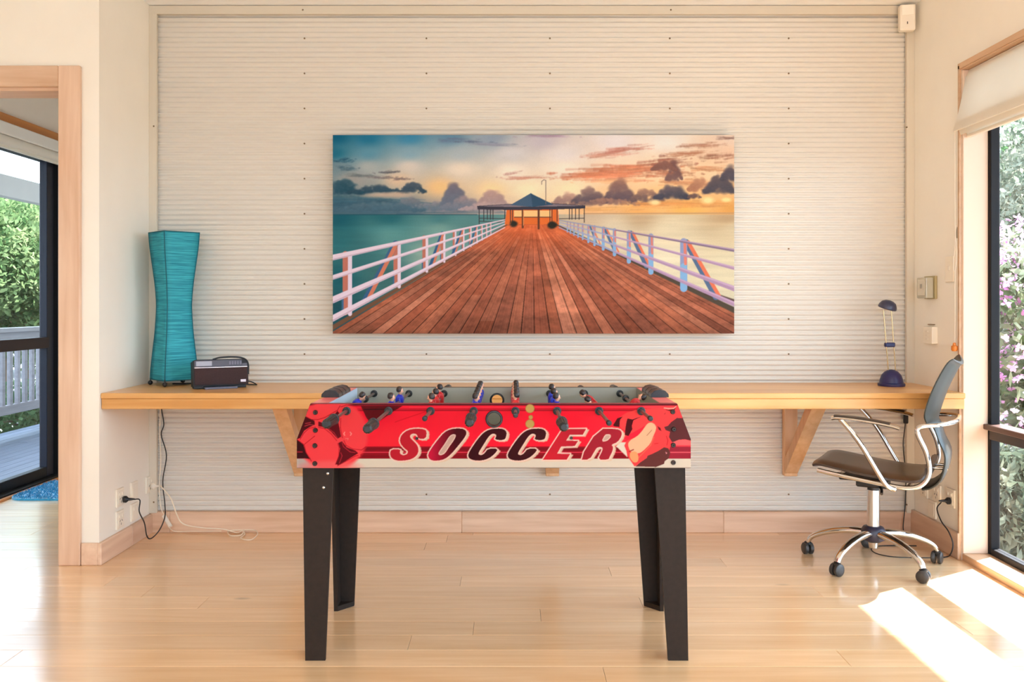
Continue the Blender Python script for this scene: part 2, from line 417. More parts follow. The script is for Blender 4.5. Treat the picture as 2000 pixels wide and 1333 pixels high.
# right-hand window
e = thing('window_1', 'tall black framed window beside the office chair', 'window', (2.12, 1.4, 0), kind='structure')
M_WOODS = wood('reveal_timber', (220, 184, 150), (200, 158, 120), 1, 1.0, rough=0.4)
yj = 3.976
part('frame_jamb', (2.108, 2.150, yj - 0.03, yj, 0.03, 2.175), M_BLACKAL, e)
part('frame_jamb', (2.108, 2.150, -1.2, -1.16, 0.03, 2.175), M_BLACKAL, e)
part('frame_head', (2.108, 2.150, -1.16, yj - 0.03, 2.135, 2.175), M_BLACKAL, e)
part('frame_bottom', (2.108, 2.150, -1.16, yj - 0.03, 0.03, 0.058), M_BLACKAL, e)
part('transom', (2.100, 2.150, -1.16, yj - 0.03, 0.540, 0.582), mat('brown_black_transom', (44, 30, 30), 0.35), e)
part('ledge', (2.085, 2.168, -1.19, yj - 0.005, 0.582, 0.606), mat('dark_timber_ledge', (92, 62, 50), 0.35, noise=0.15, nscale=20, stretch=(1, .1, 1)), e)
part('frame_mullion', (2.108, 2.150, 1.3, 1.34, 0.03, 2.175), M_BLACKAL, e)
for (a, c) in ((1.34, yj - 0.03), (-1.16, 1.30)):
    part('pane', (2.127, 2.132, a, c, 0.058, 0.54), M_GLASS, e, 0)
    part('pane', (2.127, 2.132, a, c, 0.606, 2.135), M_GLASS, e, 0)
part('sill', (1.996, 2.17, -1.2, yj - 0.001, -0.019, 0.03), M_WOODS, e)
part('head_lining', (1.99, 2.13, -1.2, yj, 2.175, 2.196), M_WOODS, e)
part('reveal_board', (1.9955, 2.1075, yj - 0.012, yj - 0.0005, 0.03, 2.175), mat('reveal_paint', (222, 196, 174), 0.6), e)
part('edge_bead', (1.984, 1.995, yj - 0.001, yj + 0.013, 0.0, 2.196), M_WOODS, e, 0.001)
part('edge_bead', (1.984, 1.995, -1.2, yj + 0.013, 2.180, 2.205), M_WOODS, e, 0.001)

# eave outside the window: its edge ends the sun patch on the floor
e = thing('eave', 'timber eave shading the garden side of the house', 'eave', (2.8, 2, 2.3), kind='structure')
part('soffit', (2.135, 3.32, -2.4, 5.0, 2.36, 2.40), M_WHITEP, e)
part('fascia', (3.32, 3.345, -2.4, 5.0, 2.33, 2.48), M_WHITEP, e)

# ------------------------------------------------------------------ painting flat prints into vertex colours
class Canvas:
    """small anti-aliased rasteriser; coordinates are the print's own (x0..x1, y0..y1), y down"""
    def __init__(s, x0, y0, x1, y1, res=1.0, ss=2, seed=3):
        s.x0, s.y0, s.x1, s.y1, s.res, s.ss = x0, y0, x1, y1, res, ss
        s.W = int(round((x1 - x0) * res)) * ss; s.H = int(round((y1 - y0) * res)) * ss
        s.X, s.Y = np.meshgrid(x0 + (np.arange(s.W) + .5) / (res * ss), y0 + (np.arange(s.H) + .5) / (res * ss))
        s.X = s.X.astype(np.float32); s.Y = s.Y.astype(np.float32)
        s.im = np.zeros((s.H, s.W, 3), np.float32); s.rng = np.random.RandomState(seed)
    def win(s, ax, ay, bx_, by):
        k = s.res * s.ss
        i0 = max(0, int((ay - s.y0) * k) - 1); i1 = min(s.H, int((by - s.y0) * k) + 2)
        j0 = max(0, int((ax - s.x0) * k) - 1); j1 = min(s.W, int((bx_ - s.x0) * k) + 2)
        return (slice(i0, max(i0, i1)), slice(j0, max(j0, j1)))
    def put(s, sl, a, c):
        a = a[..., None]; c = np.asarray(c, np.float32)
        s.im[sl] = s.im[sl] * (1 - a) + c * a
    def inside(s, pts, sl):
        X = s.X[sl]; Y = s.Y[sl]; m = np.zeros(X.shape, bool); n = len(pts)
        for i in range(n):
            (ax, ay), (bx_, by) = pts[i], pts[(i + 1) % n]
            if ay == by: continue
            m ^= ((ay > Y) != (by > Y)) & (X < (bx_ - ax) * (Y - ay) / (by - ay) + ax)
        return m
    def poly(s, pts, c, alpha=1.0, tex=0.0, holes=()):
        xs = [p[0] for p in pts]; ys = [p[1] for p in pts]; sl = s.win(min(xs), min(ys), max(xs), max(ys))
        m = s.inside(pts, sl)
        for h in holes: m &= ~s.inside(h, sl)
        c = np.asarray(c, np.float32)
        if tex: c = c * (1 + tex * s.rng.uniform(-1, 1, m.shape + (1,)).astype(np.float32))
        s.put(sl, m.astype(np.float32) * alpha, c)
    def line(s, pts, w, c, alpha=1.0, soft=0.4, w2=None):
        w2 = w if w2 is None else w2; mw = max(w, w2) + soft * 2
        n = len(pts) - 1
        for i in range(n):
            (ax, ay), (bx_, by) = pts[i], pts[i + 1]
            sl = s.win(min(ax, bx_) - mw, min(ay, by) - mw, max(ax, bx_) + mw, max(ay, by) + mw)
            X = s.X[sl]; Y = s.Y[sl]; dx, dy = bx_ - ax, by - ay; L = dx * dx + dy * dy + 1e-9
            t = np.clip(((X - ax) * dx + (Y - ay) * dy) / L, 0, 1); d = np.hypot(X - ax - t * dx, Y - ay - t * dy)
            ww = (w + (w2 - w) * ((i + t) / n)) / 2
            s.put(sl, np.clip((ww + soft - d) / (2 * soft), 0, 1) * alpha, c)
    def blob(s, cx, cy, rx, ry, c, alpha=1.0, soft=0.5, rough=0.0, nz=None):
        sl = s.win(cx - rx * 1.8, cy - ry * 1.8, cx + rx * 1.8, cy + ry * 1.8)
        d = np.hypot((s.X[sl] - cx) / rx, (s.Y[sl] - cy) / ry)
        if nz is not None: d = d + rough * (nz[sl] - .5) * 2
        s.put(sl, np.clip((1 - d) / soft + .5, 0, 1) * alpha, c)
    def noise(s, sx, sy, octv=4, seed=0):
        """value-noise fbm 0..1 with cell size sx, sy"""
        r = np.random.RandomState(seed); out = np.zeros((s.H, s.W), np.float32); tot = 0; a = 1.0
        for o in range(octv):
            fx, fy = (s.X - s.x0) / sx * 2 ** o, (s.Y - s.y0) / sy * 2 ** o
            g = r.rand(int(fy.max()) + 3, int(fx.max()) + 3).astype(np.float32)
            ix, iy = fx.astype(int), fy.astype(int); tx, ty = fx - ix, fy - iy
            tx = tx * tx * (3 - 2 * tx); ty = ty * ty * (3 - 2 * ty)
            v = (g[iy, ix] * (1 - tx) + g[iy, ix + 1] * tx) * (1 - ty) + (g[iy + 1, ix] * (1 - tx) + g[iy + 1, ix + 1] * tx) * ty
            out += v * a; tot += a; a *= .5
        return out / tot
    def idw(s, pts, sl, p=2.4, yw=1.0):
        X = s.X[sl]; Y = s.Y[sl]; num = np.zeros(X.shape + (3,), np.float32); den = np.zeros(X.shape, np.float32)
        for x, y, c in pts:
            w_ = 1.0 / (((X - x) ** 2 + (yw * (Y - y)) ** 2 + 60.0) ** (p / 2))
            num += w_[..., None] * np.asarray(c, np.float32); den += w_
        s.im[sl] = num / den[..., None]
    def final(s):
        k = s.ss; h, w_ = s.H // k, s.W // k
        return np.clip(s.im[:h * k, :w_ * k].reshape(h, k, w_, k, 3).mean((1, 3)), 0, 255)

def chaikin(pts, n=2):
    for _ in range(n):
        out = []
        for i in range(len(pts)):
            a, c = pts[i], pts[(i + 1) % len(pts)]
            out += [(a[0] * .75 + c[0] * .25, a[1] * .75 + c[1] * .25), (a[0] * .25 + c[0] * .75, a[1] * .25 + c[1] * .75)]
        pts = out
    return pts

def print_sheet(name, img, f, m, parent, keep=None):
    """grid of vertices coloured by img (row 0 on top); f(u, v) -> 3-D with u right, v down in 0..1; keep(u, v) masks faces"""
    h, w_, _ = img.shape
    u = np.linspace(0, 1, w_); v = np.linspace(0, 1, h); U, V = np.meshgrid(u, v)
    P = f(U.ravel(), V.ravel()).astype(np.float32)
    idx = np.arange(h * w_).reshape(h, w_)
    F = np.stack([idx[1:, :-1], idx[1:, 1:], idx[:-1, 1:], idx[:-1, :-1]], -1).reshape(-1, 4)
    if keep is not None:
        k = keep(U, V).ravel(); F = F[k[F].all(1)]
    me = bpy.data.meshes.new(name)
    me.vertices.add(len(P)); me.vertices.foreach_set('co', P.ravel())
    me.loops.add(F.size); me.loops.foreach_set('vertex_index', F.ravel().astype(np.int32))
    me.polygons.add(len(F)); me.polygons.foreach_set('loop_start', np.arange(0, F.size, 4, dtype=np.int32))
    me.polygons.foreach_set('loop_total', np.full(len(F), 4, dtype=np.int32))
    me.update(calc_edges=True)
    c = img.reshape(-1, 3) / 255.0
    lin = np.where(c <= .04045, c / 12.92, ((c + .055) / 1.055) ** 2.4)
    at_ = me.color_attributes.new('print', 'FLOAT_COLOR', 'POINT')
    at_.data.foreach_set('color', np.concatenate([lin, np.ones((len(lin), 1))], 1).astype(np.float32).ravel())
    me.materials.append(m)
    o = bpy.data.objects.new(name, me); COL.objects.link(o)
    o.parent = parent; o.matrix_parent_inverse = parent_matrix(parent).inverted()
    return o

# ------------------------------------------------------------------ the jetty print
def jetty_art():
    K = Canvas(650, 263, 1434, 652, 1.0, 2)
    sky = K.win(650, 263, 1434, 418)
    K.idw([(655, 265, (18, 98, 122)), (655, 300, (40, 112, 128)), (720, 270, (38, 116, 140)), (720, 300, (96, 146, 158)), (800, 268, (62, 132, 158)), (800, 300, (140, 168, 172)),
           (880, 268, (104, 140, 156)), (900, 300, (176, 182, 176)), (960, 270, (150, 160, 166)), (1000, 300, (214, 204, 192)), (1060, 275, (200, 186, 182)), (1100, 300, (232, 216, 200)),
           (1200, 275, (238, 222, 208)), (1300, 275, (246, 228, 206)), (1430, 268, (236, 206, 176)), (1430, 300, (236, 196, 158)),
           (660, 325, (120, 138, 138)), (720, 325, (176, 176, 164)), (800, 325, (222, 204, 180)), (900, 330, (240, 216, 184)), (1000, 335, (250, 226, 194)), (1100, 330, (250, 226, 194)),
           (1200, 330, (248, 214, 176)), (1300, 335, (250, 214, 168)), (1400, 335, (246, 206, 158)),
           (690, 350, (164, 156, 142)), (780, 350, (226, 192, 152)), (860, 365, (248, 196, 130)), (960, 370, (250, 210, 150)), (1030, 370, (252, 226, 176)), (1110, 370, (252, 222, 170)),
           (1200, 375, (246, 196, 140)), (1300, 375, (246, 192, 130)), (1420, 375, (238, 180, 116)),
           (660, 400, (62, 96, 104)), (720, 405, (70, 102, 110)), (800, 408, (104, 118, 122)), (880, 410, (156, 140, 132)), (960, 412, (200, 168, 148)), (1050, 412, (240, 196, 140)),
           (1150, 410, (238, 180, 120)), (1250, 408, (240, 172, 96)), (1340, 408, (240, 176, 92)), (1430, 408, (226, 160, 84))], sky, 2.6, 1.8)
    n1 = K.noise(46, 22, 5, 1); n2 = K.noise(70, 12, 5, 2); n3 = K.noise(26, 16, 4, 5)
    # wispy high cloud: many thin strokes inside long ellipses
    rc = np.random.RandomState(4)
    def wisp(cx, cy, rx, ry, c, a, slope=0.0, n=None):
        for _ in range(n or int(14 + rx * .5)):
            t = rc.normal(0, .42); u = rc.normal(0, .42); x = cx + t * rx; y = cy + u * ry + slope * t * rx; l = rx * rc.uniform(.08, .3) * max(.2, 1 - t * t)
            k = rc.uniform(.86, 1.14); K.line([(x - l, y - slope * l + rc.uniform(-1, 1)), (x, y), (x + l, y + slope * l + rc.uniform(-1, 1))], rc.uniform(1.0, max(1.6, ry * .45)), tuple(min(255, v * k) for v in c), a * rc.uniform(.2, .6), 1.6, .6)
    for q in [(900, 275, 60, 6, (104, 112, 128), .8, .06), (965, 282, 70, 4, (150, 148, 154), .6, .04), (1075, 265, 60, 5, (170, 140, 150), .9, 0), (1215, 294, 84, 9, (196, 128, 106), 1, -.12), (1180, 304, 60, 4, (212, 152, 124), .8, -.06),
              (1190, 338, 120, 16, (198, 116, 84), 1, -.03), (1190, 342, 110, 9, (226, 140, 98), 1, -.04), (1290, 320, 80, 14, (160, 98, 78), 1, -.1), (1240, 330, 100, 9, (222, 138, 96), 1, -.05), (1310, 338, 60, 10, (176, 106, 76), .9, .0),
              (1030, 347, 56, 4, (204, 138, 112), .9, -.02), (1000, 338, 24, 3, (190, 140, 122), .8, -.2), (1370, 284, 60, 6, (178, 126, 98), .9, -.06), (1400, 306, 50, 9, (166, 112, 86), 1, -.08), (1340, 300, 70, 5, (190, 128, 94), .9, -.06),
              (1420, 270, 30, 4, (146, 112, 98), .8, 0), (1340, 356, 80, 7, (206, 140, 96), .9, .02), (1390, 330, 60, 8, (200, 138, 96), .9, 0), (1200, 354, 70, 6, (240, 176, 124), .9, 0),
              (762, 336, 28, 2.5, (92, 90, 92), 1, -.03), (742, 346, 40, 3, (116, 104, 100), .9, .03), (785, 349, 26, 2.5, (120, 102, 96), .9, .03), (680, 328, 30, 6, (78, 104, 112), .9, .02), (672, 313, 26, 5, (44, 88, 104), 1, 0), (700, 342, 40, 4, (110, 116, 112), .8, 0)]: wisp(*q)
    # cumulus: heaps of small puffs, dark at the base and lit towards the top
    def heap(cx, by, hw, h, dark, lite, n=60, rmax=None):
        rmax = (rmax or max(3.0, h * .34)) * .85; n = int(n * 2.2)
        P_ = []
        for _ in range(n):
            t = rc.uniform(-1, 1); top = h * max(.15, (1 - abs(t) ** 1.7)) * rc.uniform(.75, 1.05); P_.append((cx + t * hw, by - rc.uniform(0, 1) ** .8 * top, rmax * rc.uniform(.35, 1) * (1 - .5 * abs(t))))
        P_.sort(key=lambda p: p[1])
        for x, y, r_ in P_:
            f = min(1, max(0, (by - y) / h)) ** 1.2; c = [d + (l - d) * f for d, l in zip(dark, lite)]
            K.blob(x, y, r_ * 1.2, r_, c, .55, 1.0, .35, n3); K.blob(x - r_ * .15, y - r_ * .35, r_ * .7, r_ * .5, [min(255, v + 16) for v in c], .3, 1.3)
    K.poly([(650, 388), (720, 384), (800, 392), (900, 400), (960, 405), (1000, 417), (650, 417)], (84, 108, 116), .55)
    wisp(740, 404, 180, 12, (76, 104, 114), 1, .03, 120); wisp(700, 394, 110, 12, (60, 96, 106), 1, .02, 90); wisp(880, 408, 90, 7, (140, 132, 132), .9, 0, 60); wisp(1020, 410, 60, 6, (214, 176, 140), .8, 0, 40)
    heap(672, 379, 40, 28, (40, 76, 88), (66, 96, 102), 60, 8); heap(735, 377, 60, 14, (44, 72, 84), (76, 92, 98), 70, 6); heap(806, 376, 26, 22, (54, 74, 84), (96, 100, 104), 45, 6)
    heap(800, 408, 34, 22, (84, 106, 116), (140, 128, 122), 50, 7); heap(850, 410, 60, 16, (96, 114, 122), (150, 136, 130), 60, 6); heap(740, 412, 90, 18, (70, 100, 110), (100, 116, 120), 60, 8)
    heap(888, 402, 26, 44, (104, 112, 120), (118, 104, 108), 70, 10); heap(905, 407, 44, 22, (116, 120, 126), (166, 140, 130), 50, 7); heap(962, 405, 30, 36, (164, 138, 130), (186, 146, 128), 60, 9); heap(950, 410, 54, 14, (168, 148, 142), (196, 160, 144), 50, 6)
    heap(1110, 398, 32, 22, (150, 116, 104), (206, 160, 128), 45, 7); heap(1152, 396, 34, 30, (98, 84, 86), (168, 128, 108), 60, 8); heap(1210, 394, 30, 46, (94, 80, 84), (186, 130, 100), 70, 10); heap(1262, 393, 34, 26, (110, 88, 82), (182, 130, 98), 50, 7); heap(1185, 400, 90, 12, (140, 106, 92), (170, 122, 98), 60, 5)
    heap(1312, 387, 34, 26, (72, 70, 78), (128, 104, 92), 60, 8); heap(1316, 352, 16, 34, (120, 90, 82), (120, 84, 76), 40, 7); heap(1296, 332, 26, 16, (132, 92, 78), (140, 96, 80), 40, 6); heap(1365, 372, 22, 26, (170, 116, 86), (196, 140, 102), 40, 6)
    heap(1404, 376, 30, 34, (80, 74, 78), (116, 96, 88), 60, 9); heap(1426, 350, 18, 24, (84, 76, 80), (104, 88, 86), 45, 8); heap(1356, 386, 14, 8, (110, 86, 78), (140, 104, 86), 20, 4)
    wisp(1330, 398, 130, 8, (222, 150, 84), .9, 0, 90); wisp(1200, 408, 120, 6, (236, 172, 104), .9, 0, 60)
    for cx, cy, rx, ry, c in [(1382, 391, 12, 7, (255, 226, 150)), (1418, 390, 9, 4, (255, 216, 140)), (1280, 395, 10, 5, (255, 220, 150)), (700, 366, 7, 4, (150, 150, 140)), (760, 380, 40, 5, (200, 170, 140))]:
        K.blob(cx, cy, rx, ry, c, .9, .9, .6, n1)
    K.im[sky] *= (1 + .05 * (n3[sky] - .5))[..., None]
    # sea
    sea = K.win(650, 419, 1434, 652)
    K.idw([(655, 422, (30, 92, 100)), (760, 422, (44, 106, 108)), (860, 424, (74, 124, 120)), (930, 422, (90, 132, 124)), (655, 470, (50, 112, 112)), (760, 460, (96, 148, 138)), (860, 450, (124, 162, 146)), (700, 500, (60, 112, 108)),
           (655, 540, (36, 96, 98)), (760, 540, (66, 108, 100)), (840, 500, (150, 172, 150)), (655, 610, (34, 80, 84)), (1150, 424, (206, 178, 142)), (1250, 424, (198, 166, 124)), (1420, 424, (192, 158, 114)),
           (1200, 450, (226, 204, 164)), (1300, 450, (228, 206, 162)), (1430, 450, (214, 190, 146)), (1300, 500, (232, 214, 172)), (1430, 520, (224, 206, 162)), (1430, 600, (214, 200, 160))], sea, 2.6, 1.5)
    n4 = K.noise(120, 7, 4, 9); K.im[sea] *= (1 + .13 * (n4[sea] - .5))[..., None]
    K.line([(650, 419), (932, 419)], 2, (40, 84, 92), .8); K.line([(1140, 417), (1434, 416)], 2, (176, 140, 104), .8)
    # pavilion interior glow
    K.poly([(990, 408), (1090, 408), (1092, 440), (985, 442)], (226, 110, 50))
    K.poly([(1004, 411), (1076, 411), (1076, 424), (1004, 424)], (250, 190, 120)); K.line([(1005, 424), (1076, 424)], 2, (120, 70, 50))
    # deck boards fanning out from the vanishing point
    vp = (1040.0, 414.0)
    K.poly([(650, 652), (650, 648), (990, 439), (1086, 438), (1434, 606), (1434, 652)], (150, 82, 54))
    xb = []; x = -60.0; rr = np.random.RandomState(11)
    while x < 2150: xb.append(x); x += 24 + rr.rand() * 9
    cols = [(196, 112, 76), (178, 96, 64), (206, 122, 84), (158, 86, 58), (188, 104, 72), (170, 98, 70), (142, 78, 54), (214, 134, 98)]
    dk = [(650, 652), (650, 649), (990, 440), (1086, 438), (1434, 607), (1434, 652)]
    sl = K.win(650, 436, 1434, 652); inside = K.inside(dk, sl)
    Xs = vp[0] + (K.X[sl] - vp[0]) * (652 - vp[1]) / np.maximum(K.Y[sl] - vp[1], 1)       # board number runs along the bottom edge
    bi = np.searchsorted(np.array(xb), Xs.ravel()).reshape(Xs.shape)
    depth = 1.0 / np.maximum(K.Y[sl] - vp[1], 4.0)
    # each board is cut in lengths along the jetty
    seg = (np.floor(depth * 160 + (bi * 0.618) % 1.0 * 1.0)).astype(int)
    tbl = rr.rand(400, 64); val = tbl[bi % 400, np.clip(seg, 0, 63)]
    ct = np.array(cols, np.float32); base = ct[(val * 7.99).astype(int)] * .42 + ct[((tbl[bi % 400, 63]) * 7.99).astype(int)] * .58
    g = rr.rand(4096).astype(np.float32); st = g[(np.abs(Xs) * 1.3).astype(int) % 4096]
    gl = K.noise(60, 18, 4, 21)[sl]; fine = K.noise(7, 5, 3, 22)[sl]
    base = base * (0.86 + .16 * st[..., None] + .34 * (gl[..., None] - .5) + .22 * (fine[..., None] - .5))
    fr = Xs - np.array([0] + xb)[np.clip(bi, 0, len(xb))]
    gap = (np.abs(fr) < 2.0) & (K.Y[sl] > 455); base = np.where(gap[..., None], base * .42, base)
    far = np.clip((500 - K.Y[sl]) / 70, 0, 1)[..., None]; base = base * (1 - .75 * far) + np.array((232, 104, 52), np.float32) * (.75 * far) * (.75 + .5 * gl[..., None])
    edge = np.clip((np.abs(Xs - vp[0]) - 430) / 420, 0, 1)[..., None]; base = base * (1 - .30 * edge) + np.array((112, 78, 56), np.float32) * (.30 * edge)
    low = np.clip((K.Y[sl] - 600) / 60, 0, 1)[..., None]; base = base * (1 - .18 * low)
    K.put(sl, inside.astype(np.float32), base)
    # kerbs
    K.line([(650, 640), (990, 439)], 9, (120, 84, 60), 1, .6, 2); K.line([(1434, 606), (1086, 438)], 11, (86, 74, 58), 1, .6, 2)
    K.line([(1434, 590), (1380, 572)], 10, (84, 62, 54), .9, 1)
    # pavilion
    for x, y0, y1 in [(936, 408, 437), (945, 408, 432), (952, 408, 428), (958, 408, 428), (963, 408, 428), (986, 408, 430), (997, 408, 434), (1001, 408, 434)]: K.line([(x, y0), (x, y1)], 1.6, (62, 58, 58))
    for x, y0, y1 in [(1141, 408, 434), (1131, 408, 428), (1124, 408, 428), (1117, 408, 428), (1112, 408, 428), (1088, 408, 432), (1078, 408, 436), (1074, 408, 436)]: K.line([(x, y0), (x, y1)], 1.6, (70, 58, 54))
    K.line([(1021, 408), (1021, 444)], 4, (112, 68, 46)); K.line([(1052, 408), (1052, 446)], 4, (104, 60, 42)); K.line([(1022.5, 408), (1022.5, 440)], 1.2, (240, 150, 90))
    K.line([(936, 426), (985, 427)], 1.4, (70, 66, 66)); K.line([(936, 432), (985, 434)], 1.4, (70, 66, 66)); K.line([(1092, 427), (1141, 426)], 1.4, (74, 66, 62))
    K.blob(1004, 437, 9, 7, (54, 50, 40), 1, .5, .4, n3); K.blob(1077, 439, 10, 7, (50, 46, 36), 1, .5, .4, n3)
    K.poly([(932, 402), (998, 398), (1080, 397), (1143, 401), (1143, 407), (1078, 409), (1000, 410), (933, 409)], (66, 62, 68))
    K.poly([(934, 403), (998, 399), (1080, 398), (1141, 402), (1000, 404)], (132, 116, 116))
    K.poly([(997, 400), (1033, 380), (1037, 377), (1042, 380), (1081, 399), (1040, 404)], (58, 82, 98)); K.poly([(997, 400), (1037, 377), (1040, 404)], (74, 96, 112))
    K.line([(1066, 398), (1066, 352), (1062, 351), (1058, 354)], 1.3, (128, 108, 96)); K.line([(1058, 354), (1058, 360)], 1.2, (128, 108, 96))
    # left railing
    def lerp(a, c, t): return a + (c - a) * t
    rails = [((650, 503), (986, 429), 11), ((650, 542), (986, 433), 9), ((650, 586), (986, 438), 13), ((650, 622), (986, 444), 12)]
    def ry(k, x): (ax, ay), (cx, cy), _ = rails[k]; return lerp(ay, cy, (x - ax) / (cx - ax))
    for x, wd in [(684, 13), (780, 10), (834, 8), (868, 6.5), (890, 5), (906, 4), (920, 3.5), (932, 3), (942, 2.5), (951, 2.2), (959, 2)]:
        K.line([(x - wd * .7, ry(0, x)), (x - wd * .7, ry(3, x) + wd * .5)], wd * .8, (196, 116, 92)); K.line([(x - wd * 1.1, ry(2, x)), (x - wd * 1.1, ry(3, x))], wd * .3, (70, 108, 132))
        K.line([(x, ry(0, x)), (x, ry(3, x) + wd * .7)], wd * .62, (232, 206, 206))
    for xa, xc, wd in [(775, 715, 10), (866, 843, 6), (905, 886, 4), (932, 921, 2.5)]:
        K.line([(xa - 2, ry(0, xa)), (xc - 2, ry(3, xc))], wd * 1.2, (66, 100, 128)); K.line([(xa, ry(0, xa)), (xc + 3, ry(3, xc))], wd * .75, (214, 124, 92))
    for (a, c, wd) in rails:
        K.line([a, c], wd, (236, 208, 206), 1, .5, 1.6); K.line([(a[0], a[1] + wd * .36), (c[0], c[1] + .4)], wd * .22, (196, 160, 166), .8, .5, .4)
    # right railing
    rails2 = [((1434, 489), (1092, 430), 6), ((1434, 524), (1092, 434), 6.5), ((1434, 564), (1092, 439), 10), ((1434, 594), (1092, 444), 9)]
    def ry2(k, x): (ax, ay), (cx, cy), _ = rails2[k]; return lerp(ay, cy, (x - ax) / (cx - ax))
    for xa, xc, wd in [(1341, 1402, 12), (1233, 1266, 8), (1181, 1206, 5), (1153, 1170, 3.5)]:
        K.line([(xa - 1, ry2(0, xa)), (xc - 4, ry2(3, xc))], wd, (92, 110, 130)); K.line([(xa + 3, ry2(0, xa)), (xc + 2, ry2(3, xc) - 2)], wd * .6, (226, 118, 82))
    for x, wd in [(1335, 14), (1271, 10), (1228, 8), (1200, 6.5), (1178, 5.5), (1161, 4.5), (1149, 4), (1138, 3.2), (1129, 2.8), (1121, 2.4), (1114, 2.2), (1108, 2)]:
        K.line([(x, ry2(0, x)), (x, ry2(3, x) + wd * .9)], wd, (146, 150, 172)); K.line([(x, lerp(ry2(0, x), ry2(3, x), .62)), (x, ry2(3, x) + wd * .9)], wd * .95, (134, 176, 200), .85)
        K.line([(x + wd * .15, ry2(0, x)), (x + wd * .25, lerp(ry2(0, x), ry2(3, x), .55))], wd * .4, (222, 128, 104))
    for i, (a, c, wd) in enumerate(rails2):
        K.line([a, c], wd, (176, 140, 156) if i else (136, 112, 124), 1, .5, 1.4)
        K.line([(1200, ry2(i, 1200)), c], 3.2, (150, 168, 190), .7, .5, 1.2)
        K.line([(a[0], a[1] - wd * .3), (1200, ry2(i, 1200) - 1)], wd * .35, (206, 170, 184), .7, .5, .8)
    K.im *= (1 + .03 * K.rng.uniform(-1, 1, K.im.shape[:2] + (1,)))
    g = K.im.mean(-1, keepdims=True); K.im = np.clip(g + 1.0 * (K.im - g), 0, 255); K.im = np.clip(128 + 1.08 * (K.im - 124), 0, 255)
    return K.final()

